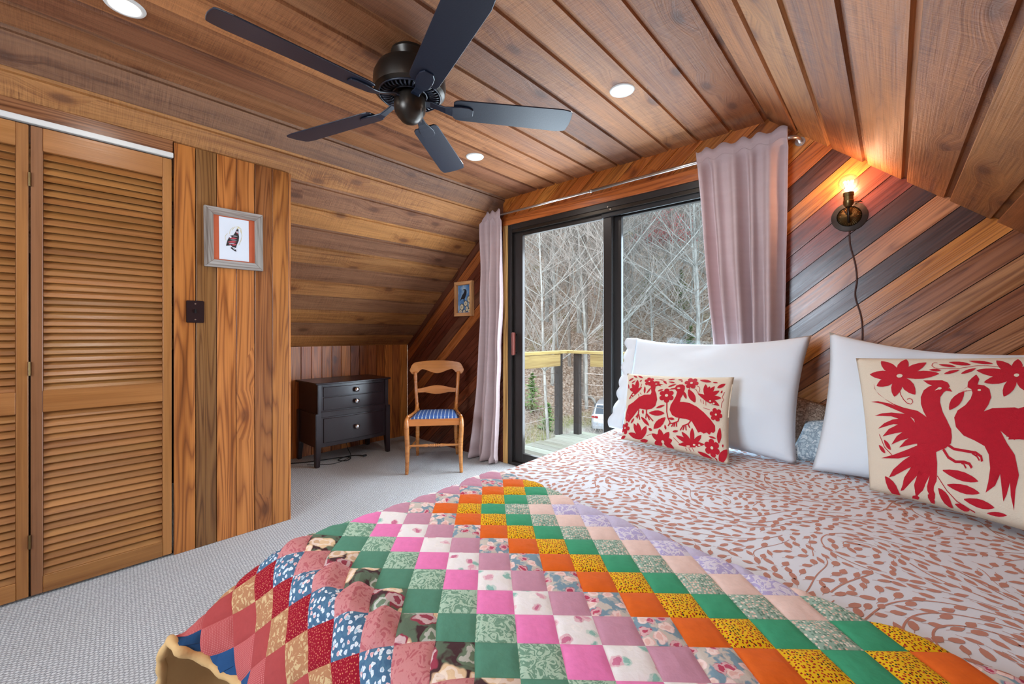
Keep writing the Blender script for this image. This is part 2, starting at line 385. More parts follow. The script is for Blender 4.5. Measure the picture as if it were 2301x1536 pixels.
G_CLEAR = glass('clear_glass', (.97, .98, .98, 1)); G_TINT = glass('grey_glass', (.86, .91, .93, 1))
w2 = empty('window_2', (0, 0, 0)); w2['kind'] = 'structure'
q = MB().box((-1.15, YS-.03, wz0-.02), (1.28, .14, .05)).box((-1.15, YS-.03, wz1+.02), (1.28, .14, .05)).box((wx0-.0, YS-.03, 1.6), (.06, .12, 1.2)).box((wx1, YS-.03, 1.6), (.06, .12, 1.2)).box((-1.15, YS-.04, 1.6), (.05, .05, 1.2))
q.out('window_frame', M_BLACK, w2, bevel=.004)
MB().box((-1.15, YS-.04, 1.6), (1.16, .006, 1.16)).out('pane', G_CLEAR, w2)
# ---- closet doors: louvred bifold panels
def bifold(name, ya, yb, jitter):
    d = empty(name, (XC, ya, 0)); d['kind'] = 'structure'
    w = yb-ya; z0, z1 = .012, 2.056; st = .036; T = .028; col = lambda: vary(rnd, srgb(154, 102, 54), .10, .03)
    F = lambda y, z: frameM((0.0, y, z), (0, 0, 1), (0, -1, 0))           # vertical grain
    Hh = lambda y, z: frameM((0.0, y, z), (0, 1, 0), (0, 0, 1), (1, 0, 0))  # horizontal grain
    board('stile', d, F(st, z0), z1-z0, st, T, M_LOUV, vary(rnd, srgb(128, 86, 54), .1), .003)
    board('stile', d, F(w, z0), z1-z0, st, T, M_LOUV, col(), .003)
    for a, b in ((1.955, z1), (.806, .901), (z0, .086)):
        board('rail', d, Hh(st, a), w-2*st, b-a, T-.004, M_LOUV, col(), .002)
    for a, b in ((.901, 1.955), (.086, .806)):
        n = round((b-a)/.0321); p = (b-a)/n
        for i in range(n):
            zc = a+(i+.5)*p
            M = Matrix.Translation((-.014, st, zc)) @ Matrix.Rotation(math.radians(-32), 4, 'Y') @ Matrix(((0, 0, 1, 0), (1, 0, 0, 0), (0, 1, 0, -.0185), (0, 0, 0, 1)))
            board('slat', d, M, w-2*st, .037, .006, M_LOUV, col(), .0015)
    return d
for i, (nm, ya, yb) in enumerate((('door_1', -.066, .414), ('door_2', -.552, -.072), ('door_3', -1.036, -.556), ('door_4', -1.5, -1.04))):
    bifold(nm, ya, yb, i)
for yy in (-.069, -1.038):
    for z in (1.82, 1.0, .25):
        h = MB().tube([(XC+.004, yy, z-.03), (XC+.004, yy, z+.03)], .004, 8).out('door_hinge', M_BRASS, None); h['kind'] = 'structure'
tk = MB().box((XC-.006, -.545, 2.076), (.03, 1.93, .024)).out('door_track', M_WHITE, None, bevel=.002); tk['kind'] = 'structure'
board('head_board', wc, frameM((XC-.004, -1.5, 2.088), (0, 1, 0), (0, 0, 1), (1, 0, 0)), 1.92, zc_top-2.092, .016, M_WALL, srgb(150, 100, 64))
cl = MB().box((-3.6, -.55, .0), (1.6, 1.95, .01)).box((-3.45, -.55, .9), (.02, 1.95, 1.8)).out('wall_closet_inside', M_BACK); cl['kind'] = 'structure'

# ---- sliding glass door
sd = empty('window_1', (XD0, YG, 0)); sd['kind'] = 'structure'
LX = lambda x: x-XD0
def fbox(name, par, x0, x1, y0, y1, z0, z1, mat=M_BLACK, bev=.003):
    return MB().box((LX((x0+x1)/2), (y0+y1)/2, (z0+z1)/2), (x1-x0, y1-y0, z1-z0)).out(name, mat, par, bevel=bev, segs=1)
fbox('jamb', sd, XD0+.001, XD0+.045, .0, .14, 0, ZD-.002); fbox('jamb', sd, XD1-.045, XD1-.001, .0, .14, 0, ZD-.002)
fbox('head', sd, XD0+.045, XD1-.045, .0, .14, 2.068, ZD-.002); fbox('sill', sd, XD0+.045, XD1-.045, .0, .14, 0, .028)
fbox('head_stop', sd, XD0+.045, XD1-.045, .0, .02, 2.040, 2.068, M_FANM)
MB().tube([(LX(XD0+.05), .012, 2.055), (LX(-1.55), .012, 2.055)], .007, 8).out('head_bead', M_BLACK, sd, smooth=True)
# sliding (left, inner) sash and fixed (right, outer) sash
for nm, x0, x1, y0, y1, st0, st1, gm in (('sash', XD0+.047, -1.522, .03, .065, .10, .068, G_CLEAR), ('sash', -1.545, XD1-.047, .078, .113, .075, .06, G_TINT)):
    s = empty(nm); s.parent = sd
    z0, z1 = .03, 2.066
    fbox('stile', s, x0, x0+st0, y0, y1, z0, z1); fbox('stile', s, x1-st1, x1, y0, y1, z0, z1)
    fbox('rail', s, x0+st0, x1-st1, y0, y1, 2.006, z1); fbox('rail', s, x0+st0, x1-st1, y0, y1, z0, .11)
    fbox('pane', s, x0+st0-.005, x1-st1+.005, (y0+y1)/2-.003, (y0+y1)/2+.003, .105, 2.011, gm, 0)
fbox('head_cover', sd, -1.60, XD1-.047, .018, .032, 2.008, 2.064, M_BLACKP)
hd = MB().box((0, 0, 0), (.016, .045, .2)).out('pull_handle', plain('rosewood', srgb(112, 48, 36), .4), sd, bevel=.005); hd.location = (LX(-2.458), -.005, 1.065)
for z in (.985, 1.145): 
    k = MB().tube([(LX(-2.458), .0, z), (LX(-2.458), .036, z)], .008, 8).out('handle_post', M_BLACKP, sd)
for a in ((-1.535, 2.075), (-1.515, 2.055)): 
    k = MB().tube([(LX(a[0]), -.003, a[1]), (LX(a[0]), .003, a[1])], .004, 8).out('screw', M_STEEL, sd)
# skirting block of dark exterior wall so the gable reads as a wall from outside

# ================================================================== BED
bed = empty('bed', (-.3, 1.4, 0), 0, 'wide bed under a white sheet printed with small terracotta leaves, head against the plank wall', 'bed')
def bl(v): return (v[0]+.3, v[1]-1.4, v[2])
ZB = .570
def xmin(y): return -1.225-(y-.37)*.036
def mattress(name, z0, z1, r, mat, grow=0.):
    q = MB(); n = 30; mth = []
    ys0, ys1 = .375-grow, 2.43
    prof = [(r-r*math.cos(a), r-r*math.sin(a)) for a in [PI/2*i/5 for i in range(6)]]   # inset, height drop
    rings = []
    def ring(inset, z):
        x0a, x1a = xmin(ys0)-grow+inset, .665-inset; x0b = xmin(ys1)-grow+inset
        rr = .07-inset*.3; pts = []
        for cx, cy, a0 in ((.665-inset-rr, ys1-inset-rr, 0), (x0b+rr, ys1-inset-rr, 90), (x0a+rr, ys0+inset+rr, 180), (.665-inset-rr, ys0+inset+rr, 270)):
            for k in range(7):
                a = math.radians(a0+15*k); pts.append((cx+rr*math.cos(a), cy+rr*math.sin(a), z))
        return [bl(p) for p in pts]
    seq = [(i, z0+d) for i, d in reversed([(p[1], p[0]) for p in prof])]
    seq = [(r-r*math.sin(PI/2*i/5), z0+r-r*math.cos(PI/2*i/5)) for i in range(6)]+[(r-r*math.cos(PI/2*i/5), z1-r+r*math.sin(PI/2*i/5)) for i in range(6)]
    for i, z in seq: rings.append(ring(i, z))
    N = len(rings[0]); vs = [v for R in rings for v in R]
    fs = [(k*N+i, k*N+(i+1) % N, (k+1)*N+(i+1) % N, (k+1)*N+i) for k in range(len(rings)-1) for i in range(N)]
    fs += [tuple(range(N))[::-1], tuple((len(rings)-1)*N+i for i in range(N))]
    return q.add(vs, fs).out(name, mat, bed, angle=.7)
M_SHEET = plain('white_cotton_sheet', srgb(232, 238, 246), .85, bumpn=.12, bscale=12)
M_LEAF = plain('terracotta_print', srgb(196, 136, 116), .85)
mattress('mattress', .30, ZB, .05, M_SHEET)
mattress('box_spring', .14, .31, .02, plain('box_spring_cloth', srgb(206, 202, 196), .9), -.012)
for x in (-1.12, .56):
    for y in (.5, 2.3): MB().box(bl((x, y, .07)), (.05, .05, .14)).out('leg', M_BLACKP, bed, bevel=.004)
# leaf print: evenly spaced scrolling vines with leaves on both sides
def leaf_print():
    r = random.Random(3); q = MB(); LV = MB()
    cents = []
    for i in range(7):
        for j in range(6): cents.append((-1.35+i*.36+(j % 2)*.18+r.uniform(-.04, .04), .3+j*.40+r.uniform(-.05, .05), 1 if (i+j) % 2 else -1))
    def ang(x, y):
        vx, vy = .85, .55
        for cx, cy, s in cents:
            dx, dy = x-cx, y-cy; w = math.exp(-(dx*dx+dy*dy)/.022)*2.6; rr = math.hypot(dx, dy)+.02
            vx += -dy/rr*s*w*1.2+dx/rr*w*.25; vy += dx/rr*s*w*1.2+dy/rr*w*.25
        return math.atan2(vy, vx)
    cell = .02; grid = {}
    def near(x, y, d, ign=None):
        ci, cj = int(x//cell), int(y//cell); R = int(d//cell)+1
        for a in range(ci-R, ci+R+1):
            for b in range(cj-R, cj+R+1):
                for (px, py, idd) in grid.get((a, b), ()):
                    if idd != ign and (px-x)**2+(py-y)**2 < d*d: return True
        return False
    def put(x, y, i): grid.setdefault((int(x//cell), int(y//cell)), []).append((x, y, i))
    inside = lambda x, y: xmin(y)+.03 < x < .64 and .9 < y < 2.40
    z = ZB+.0005
    def drop(P):      # follow the rounded edge of the mattress
        out = []
        for x, y, z_ in P:
            d = .05-(x-.3-xmin(y+1.4))
            out.append((x, y, z_-(.05-math.sqrt(max(0, .0025-d*d))) if d > 0 else z_))
        return out
    lg = {}
    lines = []; sd_ = [(r.uniform(-1.3, .66), r.uniform(.95, 2.4)) for _ in range(2200)]
    for n_, (sx_, sy_) in enumerate(sd_):
        if not inside(sx_, sy_) or near(sx_, sy_, .060): continue
        pts = [(sx_, sy_)]; x, y = sx_, sy_
        for st in range(60):
            a = ang(x, y); x += .011*math.cos(a); y += .011*math.sin(a)
            if not inside(x, y) or near(x, y, .024): break
            pts.append((x, y))
        if len(pts) < 5: continue
        for p in pts: put(p[0], p[1], n_)
        lines.append(pts)
        w = .0021 if len(pts) > 25 else .0012
        vs = []; 
        for i, (x, y) in enumerate(pts):
            a = ang(x, y); ww = w*(1-.5*i/len(pts)); vs += [bl((x-math.sin(a)*ww/1, y+math.cos(a)*ww/1, z)), bl((x+math.sin(a)*ww/1, y-math.cos(a)*ww/1, z))]
        q.add(drop(vs), [(2*i, 2*i+1, 2*i+3, 2*i+2) for i in range(len(pts)-1)])
    for n_ in range(26000):
        mx, my = r.uniform(-1.34, .66), r.uniform(.9, 2.42)
        if not inside(mx, my): continue
        k_ = (int(mx//.0105), int(my//.0105)); dm = .0245 if r.random() < .7 else .029
        if any((u, v) in lg and (lg[(u, v)][0]-mx)**2+(lg[(u, v)][1]-my)**2 < dm*dm for u in range(k_[0]-3, k_[0]+4) for v in range(k_[1]-3, k_[1]+4)): continue
        if near(mx, my, .0045): continue
        lg[k_] = (mx, my); a = ang(mx, my)+r.choice((-1, 1))*r.uniform(.1, .75)
        L = r.uniform(.026, .036); Wd = r.uniform(.0062, .0090); bx, by = mx-math.cos(a)*L/2, my-math.sin(a)*L/2
        blunt = r.random() < .4; ct, sn = math.cos(a), math.sin(a); prof = [(0, 0), (.22, .75), (.5, 1), (.8, .85 if blunt else .5), (1, .25 if blunt else 0)]
        vs = [bl((bx+ct*L*t-sn*Wd*h, by+sn*L*t+ct*Wd*h, z+.0001)) for t, h in prof]+[bl((bx+ct*L*t+sn*Wd*h, by+sn*L*t-ct*Wd*h, z+.0001)) for t, h in reversed(prof[1:])]
        LV.add(drop(vs), [tuple(range(len(vs)))[::-1]])
        # short stalk back towards the vine
        q.add(drop([bl((bx-sn*.0005, by+ct*.0005, z)), bl((bx+sn*.0005, by-ct*.0005, z)), bl((bx-ct*.009+sn*.0005, by-sn*.009-ct*.0005, z)), bl((bx-ct*.009-sn*.0005, by-sn*.009+ct*.0005, z))]), [(0, 1, 2, 3)])
    o = q.out('vine_print', M_LEAF, bed); o['kind'] = 'stuff'
    o = LV.out('leaf_print', M_LEAF, bed); o['kind'] = 'stuff'
    return len(LV.f)
leaf_print()

# ================================================================== PILLOWS
def pillow_fn(c00, c10, c01, c11, T, seed=0, pinch=.05, wr=.006, p=.42, sagtop=0.):
    c00, c10, c01, c11 = map(Vector, (c00, c10, c01, c11))
    ctr = (c00+c10+c01+c11)/4; nrm = (c10-c00+c11-c01).cross(c01-c00+c11-c10).normalized()
    if nrm.y > 0: nrm = -nrm          # towards the room
    so = Vector((seed*7.3, seed*3.1, seed*1.7))
    def f(u, v, side=1, off=0.):
        eu, ev = 4*u*(1-u), 4*v*(1-v)
        uu = u+pinch*(.5-u)*2*ev**1.0*(1-eu)*.5; vv = v+pinch*(.5-v)*2*eu*(1-ev)*.5
        P = c00*(1-uu)*(1-vv)+c10*uu*(1-vv)+c01*(1-uu)*vv+c11*uu*vv
        P = P+Vector((0, 0, -sagtop*eu*v))
        th = T*(max(eu, 0)*max(ev, 0))**p*(1.0+.25*(1-v)-.12)
        n1 = noise.noise(Vector((u*2.2, v*2.2, 0))*1.6+so)*wr*2.4-abs(noise.noise(Vector((u*4+v*3.5, v*3.2-u*2, 3))+so))*wr*2.2-max(0, noise.noise(Vector((u*9-v*3, v*8, 5))+so))*wr*1.2
        th += n1*min(1, (eu*ev)*3)
        return P+nrm*side*(th*.5+off*1.0) if side > 0 else P-nrm*(th*.32+off)
    return f, nrm
def pillow(name, f, mat, nu=44, nv=36, label=None, cat='pillow', parent=None, rim=None):
    vs = []; 
    for side in (1, -1):
        for j in range(nv+1):
            for i in range(nu+1):
                vs.append(f(i/nu, j/nv, side))
    n1 = (nu+1)*(nv+1); fs = []
    for s in (0, 1):
        for j in range(nv):
            for i in range(nu):
                a = s*n1+j*(nu+1)+i; q = (a, a+1, a+nu+2, a+nu+1); fs.append(q if s == 0 else q[::-1])
    q = MB().add(vs, fs); me = mesh(name, q.v, q.f); bm = bmesh.new(); bm.from_mesh(me); bmesh.ops.remove_doubles(bm, verts=bm.verts, dist=2e-4); bmesh.ops.recalc_face_normals(bm, faces=bm.faces); bm.to_mesh(me); bm.free()
    me.polygons.foreach_set('use_smooth', [True]*len(me.polygons))
    o = link(name, me, parent, mat)
    return tag(o, label, cat)
M_PIL = plain('white_pillow_cotton', srgb(230, 240, 248), .9, bumpn=.5, bscale=7)
M_NAT = plain('natural_cotton', srgb(226, 214, 192), .92, bumpn=.35, bscale=260, var=.03)
M_REDT = plain('red_embroidery', srgb(196, 4, 38), .75, bumpn=.6, bscale=500, var=.12, vscale=60)
f1, n1 = pillow_fn((-1.20, 2.27, .585), (-.315, 2.215, .572), (-1.22, 2.50, 1.125), (-.290, 2.47, 1.145), .22, 1, .06, .013, .38, .030)
p1 = pillow('pillow', f1, M_PIL, label='white pillow with a scalloped hem standing below the window, behind the small red bird cushion')
# scalloped open hem, a flat flange on the pillow's left side
vs = []; fs = []; NJ = 72
for j in range(NJ+1):
    v = j/NJ; e = f1(0.012, v, 1); s = .055+.018*abs(math.sin(v*PI*7.0))+.035*(1-v)**6
    base_ = f1(.03, v, 1, .001); d = Vector((-1, .10+.1*math.sin(v*9), -.02))
    for t in (0, .34, .67, 1):
        P = base_.lerp(e, min(1, t*2))+d*s*t+Vector((0, .012*math.sin(v*22+t*2)*t-.004*(1-t), 0)); vs.append(P)
for j in range(NJ):
    for t in range(3): a = j*4+t; fs.append((a, a+1, a+5, a+4))
q = MB().add(vs, fs); o = q.out('scalloped_hem', M_PIL, p1, smooth=True)
md = o.modifiers.new('thick', 'SOLIDIFY'); md.thickness = .003
f2, n2 = pillow_fn((-.255, 2.165, .575), (.60, 2.13, .575), (-.215, 2.40, 1.16), (.66, 2.40, 1.13), .20, 5, .05, .012, .38, .060)
pillow('pillow', f2, M_PIL, label='plain white pillow on the right, half hidden by the large red bird cushion')
# two small print cushions that lie between them
def printm(name, a, b, c, sc):
    m = NT(name, .9, .2); co = m.n('TexCoord', out=3)
    n_ = m.noise(co, sc, 3, .6); m.set('Base Color', m.ramp(n_, [(.42, a), (.5, b), (.56, a), (.62, c), (.68, a)])); return m.m
f3, _ = pillow_fn((-.46, 2.40, .58), (-.20, 2.44, .58), (-.44, 2.56, .86), (-.24, 2.58, .80), .09, 8)
pillow('small_pillow', f3, printm('taupe_floral', srgb(168, 150, 132), srgb(110, 92, 80), srgb(200, 186, 166), 60), 16, 12, label='taupe floral small pillow tucked between the two white pillows, at the back')
f4, _ = pillow_fn((-.36, 2.25, .58), (-.14, 2.30, .58), (-.30, 2.36, .745), (-.10, 2.40, .80), .08, 9)
pillow('small_pillow', f4, printm('pale_blue_floral', srgb(178, 196, 204), srgb(120, 140, 156), srgb(214, 222, 224), 55), 16, 12, label='pale blue floral small pillow tucked low between the two white pillows')

# ---- embroidery
def pip(x, y, P):
    c = False; j = len(P)-1
    for i in range(len(P)):
        if (P[i][1] > y) != (P[j][1] > y) and x < (P[j][0]-P[i][0])*(y-P[i][1])/(P[j][1]-P[i][1])+P[i][0]: c = not c
        j = i
    return c
def smooth_poly(P, n=3):
    out = []; N = len(P)
    for i in range(N):
        a, b, c, d = P[i-1], P[i], P[(i+1) % N], P[(i+2) % N]
        for k in range(n):
            t = k/n; out.append(tuple(.5*((2*b[m])+(-a[m]+c[m])*t+(2*a[m]-5*b[m]+4*c[m]-d[m])*t*t+(-a[m]+3*b[m]-3*c[m]+d[m])*t**3) for m in (0, 1)))
    return out
def petal(a, b, w, blunt=.5):
    dx, dy = b[0]-a[0], b[1]-a[1]; L = math.hypot(dx, dy); nx, ny = -dy/L*w/2, dx/L*w/2
    pr = [(0, .12), (.18, .62), (.4, .95), (.6, 1), (.8, .72), (.93, .35), (1, .04)] if blunt < .6 else [(0, .3), (.2, .7), (.5, 1), (.8, .95), (.94, .6), (1, .15)]
    return [(a[0]+dx*t+nx*h, a[1]+dy*t+ny*h) for t, h in pr]+[(a[0]+dx*t-nx*h, a[1]+dy*t-ny*h) for t, h in reversed(pr)]
def stroke(P, w):
    L = []; R = []
    for i in range(len(P)):
        a, b = P[max(0, i-1)], P[min(len(P)-1, i+1)]; d = math.hypot(b[0]-a[0], b[1]-a[1]) or 1; nx, ny = -(b[1]-a[1])/d*w/2, (b[0]-a[0])/d*w/2
        L.append((P[i][0]+nx, P[i][1]+ny)); R.append((P[i][0]-nx, P[i][1]-ny))
    return L+R[::-1]
def ell(cx, cy, rx, ry, n=14): return [(cx+rx*math.cos(2*PI*k/n), cy+ry*math.sin(2*PI*k/n)) for k in range(n)]
def inlay(name, shapes, H, f, mat, parent, off, gap=.03):
    q = MB()
    for sh_i, P in enumerate(shapes):
        U = []
        for x, y in P:
            w = H[2][0]*x+H[2][1]*y+H[2][2]; U.append(((H[0][0]*x+H[0][1]*y+H[0][2])/w, (H[1][0]*x+H[1][1]*y+H[1][2])/w))
        xs, ys = [p[0] for p in U], [p[1] for p in U]; pts = list(U)
        i = math.floor(min(xs)/gap)
        while i*gap < max(xs):
            j = math.floor(min(ys)/gap)
            while j*gap < max(ys):
                if pip(i*gap, j*gap, U): pts.append((i*gap, j*gap))
                j += 1
            i += 1
        n = len(U)
        try: r = delaunay_2d_cdt([Vector(p) for p in pts], [], [list(range(n))], 1, 1e-6)
        except Exception: continue
        V = [f(min(.995, max(.005, v[0])), min(.995, max(.005, v[1])), 1, off+len(q.f)*4e-8+4e-5*(sh_i % 9)) for v in r[0]]
        q.add(V, [tuple(t) for t in r[2]])
    me = mesh(name, q.v, q.f, True); bm = bmesh.new(); bm.from_mesh(me)
    for fc in bm.faces:
        if fc.normal.y > 0: fc.normal_flip()
    bm.to_mesh(me); bm.free()
    return link(name, me, parent, mat)
HB = [[0.0007976746494933259, -8.470229426752767e-05, -0.059586222662982524], [0.0003061702507361469, -0.001088605335950745, 1.2233202462746497], [0.0003453492989866518, -0.0001694045885350553, 1.130827554674035]]
HS = [[0.0008132711707988712, 7.468816874683512e-05, -0.1723636960968628], [0.0002206118747367426, -0.0009927534363153416, 1.0776890080889874], [0.0001711379474963982, 2.3111203019728846e-05, 0.9555213904234972]]
def flower(c, tips, w, **k): return [petal(c, t, w, **k) for t in tips]
# large cushion artwork, in image crop pixels, mapped onto the cloth by a homography
BG = []; CR = []
BG += flower((470, 327), [(300, 150), (497, 122), (672, 168), (797, 310), (612, 520), (437, 528), (283, 418), (220, 298)], 92); CR.append(ell(470, 327, 25, 20))
BG += flower((1475, 325), [(1275, 135), (1470, 110), (1110, 267), (1187, 407), (1367, 553), (1600, 505), (1760, 330), (1660, 170)], 100); CR.append(ell(1475, 325, 25, 20))
BG.append(stroke([(478, 470), (490, 515), (515, 560), (545, 593), (578, 605), (594, 590), (588, 565), (565, 552), (545, 560)], 6))
for a, b, w in (((780, 195), (930, 226), 34), ((862, 162), (1055, 197), 50), ((1032, 143), (1250, 180), 42), ((708, 262), (810, 272), 32), ((966, 266), (838, 314), 36), ((1103, 242), (983, 312), 38),
    ((1020, 505), (905, 672), 84), ((850, 1132), (1146, 1226), 62), ((880, 1230), (1150, 1304), 56), ((1008, 1330), (1266, 1404), 54), ((800, 1245), (888, 1366), 62), ((920, 1350), (1035, 1396), 34),
    ((310, 908), (366, 972), 26), ((357, 876), (414, 955), 30), ((356, 1126), (452, 1266), 66), ((1190, 1428), (1370, 1458), 26)): BG.append(petal(a, b, w))
BG.append(stroke([(765, 172), (740, 168), (724, 185), (724, 212), (750, 238), (800, 247), (880, 250), (960, 246), (1040, 226), (1110, 208), (1200, 207), (1300, 220)], 6))
BG.append(stroke([(800, 1165), (870, 1265), (940, 1335), (1010, 1375), (1080, 1412)], 6)); BG.append(stroke([(315, 830), (360, 930), (425, 992)], 5))
body = [(668, 382), (750, 383), (830, 385), (878, 410), (898, 450), (880, 485), (848, 512), (825, 555), (824, 600), (850, 690), (890, 765), (925, 835), (932, 895), (925, 945), (880, 978), (838, 990), (798, 1002), (805, 1080), (795, 1180), (760, 1290), (735, 1332), (705, 1332), (695, 1290), (705, 1225), (735, 1160), (700, 1190), (640, 1000), (640, 820), (600, 705), (650, 690), (718, 728), (690, 680), (664, 610), (660, 545), (682, 482), (720, 447), (748, 436), (712, 420)]
BG.append(body)
def feathers(mx=lambda x: x, tail=True):
    F = [[(258, 392), (266, 440), (300, 495), (360, 545), (430, 592), (520, 632), (640, 668), (730, 735), (700, 800), (560, 700), (440, 640), (330, 585), (235, 556), (300, 560), (400, 588), (445, 610), (370, 555), (300, 490), (262, 440)],
         [(272, 680), (340, 668), (420, 668), (500, 682), (560, 690), (700, 860), (520, 740), (420, 700)], [(303, 786), (360, 750), (430, 728), (520, 722), (700, 860), (540, 780), (440, 765)],
         [(343, 850), (400, 800), (480, 770), (560, 770), (720, 900), (560, 830), (450, 838)], [(420, 917), (470, 860), (540, 820), (620, 815), (740, 910), (600, 880), (500, 895)], [(487, 945), (540, 900), (600, 870), (700, 880), (720, 930), (620, 930)],
         [(330, 1003), (450, 990), (560, 965), (650, 940), (760, 960), (720, 1030), (600, 1010), (480, 1022)], [(388, 1135), (430, 1090), (520, 1040), (640, 985), (760, 980), (700, 1060), (560, 1095), (430, 1132)], [(470, 1226), (520, 1150), (600, 1070), (700, 1000), (780, 1010), (700, 1100), (600, 1170), (500, 1225)],
         [(552, 1302), (600, 1200), (650, 1110), (740, 1020), (790, 1040), (740, 1150), (670, 1240), (600, 1290)]]
    return [[(mx(x), y) for x, y in P] for P in (F if tail else F[:6])]
BG += feathers()
BG.append([(1113, 318), (1145, 372), (1133, 432), (1190, 440), (1238, 478), (1257, 560), (1235, 630), (1198, 692), (1270, 663), (1467, 655), (1570, 690), (1620, 770), (1560, 850), (1467, 935), (1400, 905), (1342, 858), (1400, 960), (1467, 1050), (1500, 1200), (1467, 1300), (1440, 1435), (1422, 1340), (1420, 1248), (1385, 1330), (1352, 1372), (1345, 1280), (1335, 1185), (1290, 1262), (1203, 1304), (1232, 1230), (1250, 1140), (1240, 1040), (1205, 975), (1120, 930), (1030, 890), (965, 820), (948, 740), (975, 680), (1040, 632), (1080, 575), (1095, 520), (1082, 480), (1048, 462), (1050, 405), (1080, 360)])
BG += feathers(lambda x: 2130-x, False)
BG.append(stroke([(890, 950), (950, 988), (1050, 1008), (1130, 1022), (1175, 1052), (1182, 1088)], 20)); BG.append(stroke([(860, 985), (900, 1045), (960, 1080), (1030, 1085), (1075, 1100), (1094, 1130)], 20))
for a, b in (((1130, 1035), (1160, 1080)), ((1100, 1025), (1140, 1050)), ((1020, 1085), (1045, 1130)), ((1000, 1080), (1020, 1100))): BG.append(stroke([a, b], 12))
BG.append(stroke([(872, 490), (896, 468), (922, 505), (870, 492)], 4)); BG.append(stroke([(1085, 492), (990, 500), (1046, 462)], 4)); BG.append(stroke([(1048, 498), (1005, 515)], 5))
CR += [[(775, 490), (800, 465), (803, 482)], ell(815, 470, 17, 13), ell(1152, 491, 15, 10)]
fB, _ = pillow_fn((-.062, 1.985, .588), (.405, 1.80, .588), (-.112, 2.205, 1.052), (.50, 2.05, 1.095), .17, 12, .03, .004, .42, 0)
cb_ = pillow('cushion', fB, M_NAT, 48, 40, 'large natural cotton cushion with two red crested birds, leaning on the right pillow', 'cushion')
inlay('embroidery', BG, HB, fB, M_REDT, cb_, .0016, .028); inlay('eye_and_flower_centres', CR, HB, fB, M_NAT, cb_, .0030)['kind'] = 'stuff'
# corner flap of the cushion cover
q = MB().add([fB(0, .02, 1), fB(0, .28, 1), fB(.03, .12, 1), Vector((-.105, 2.02, .592)), fB(.05, 0.0, 1)], [(0, 3, 1), (0, 4, 3), (0, 1, 2)]); 
# small cushion artwork, in pixels of another image crop, mapped the same way
BS = []; CS = []
BS.append([(848, 442), (880, 420), (930, 412), (945, 372), (985, 352), (1035, 352), (1065, 380), (1070, 430), (1052, 520), (1020, 580), (1010, 632), (1060, 632), (1150, 650), (1250, 700), (1350, 780), (1450, 880), (1508, 960), (1508, 1030), (1480, 1062), (1450, 1050), (1420, 1086), (1385, 1058), (1340, 1074), (1300, 1050), (1262, 1062), (1230, 1000), (1180, 910), (1100, 880), (1030, 872), (960, 858), (905, 825), (870, 750), (880, 680), (918, 610), (950, 545), (965, 480), (935, 438)])
BS.append([(575, 365), (600, 310), (650, 290), (700, 300), (705, 340), (765, 358), (715, 362), (738, 388), (690, 375), (655, 385), (650, 450), (680, 520), (692, 600), (670, 690), (620, 732), (540, 742), (440, 720), (390, 760), (350, 812), (290, 872), (262, 905), (240, 880), (215, 885), (190, 835), (200, 750), (240, 650), (330, 612), (420, 545), (500, 515), (592, 515), (602, 480), (590, 420)])
for P in ([(1005, 860), (985, 915), (910, 940), (865, 940)], [(930, 935), (890, 985)], [(945, 935), (925, 985)], [(965, 930), (962, 985)], [(870, 940), (845, 975)], [(1170, 900), (1130, 945), (1050, 975), (1010, 1035)], [(1070, 975), (1050, 1030)], [(1090, 970), (1095, 1035)], [(1125, 950), (1148, 998)],
    [(425, 740), (415, 800), (400, 860)], [(420, 790), (380, 840)], [(425, 800), (440, 880)], [(540, 740), (545, 800), (585, 890)], [(545, 800), (635, 905)], [(540, 800), (530, 865)]): BS.append(stroke(P, 17))
BS.append(petal((1055, 470), (1100, 588), 42)); BS.append(petal((590, 400), (530, 495), 26)); 
BS.append(stroke([(828, 640), (832, 780), (850, 870), (880, 940)], 15)); BS.append(stroke([(1440, 1340), (1465, 1430)], 20)); BS.append(stroke([(1140, 400), (1135, 450)], 8))
def rosette(cx, cy, r, n, a0, w, cr, sx=.95):
    for k in range(n):
        a = a0+2*PI*k/n; BS.append(petal((cx, cy), (cx+math.cos(a)*r*sx, cy+math.sin(a)*r), w, blunt=.9))
    CS.append(ell(cx, cy, cr, cr))
rosette(553, 293, 78, 6, .3, 52, 12); rosette(1155, 325, 105, 6, .1, 70, 19); rosette(820, 535, 112, 6, .5, 74, 22); rosette(1527, 805, 98, 6, .2, 66, 16); rosette(1438, 1258, 118, 6, .55, 80, 20); rosette(195, 975, 85, 5, .2, 56, 13)
for c, tips, w in (((430, 1140), [(345, 925), (405, 920), (530, 970), (255, 1050)], 72), ((740, 1190), [(595, 1075), (715, 1015), (850, 1055), (880, 1165), (600, 1210), (870, 1268), (680, 1080)], 80), ((1165, 1225), [(943, 1105), (1030, 1055), (1182, 1000), (1305, 1095)], 62),
    ((1375, 560), [(1358, 345), (1490, 375), (1565, 445), (1598, 555), (1420, 380)], 66), ((370, 450), [(375, 262), (295, 325), (257, 398)], 60)):
    BS += flower(c, tips, w)
CS.append(ell(740, 1190, 21, 21))
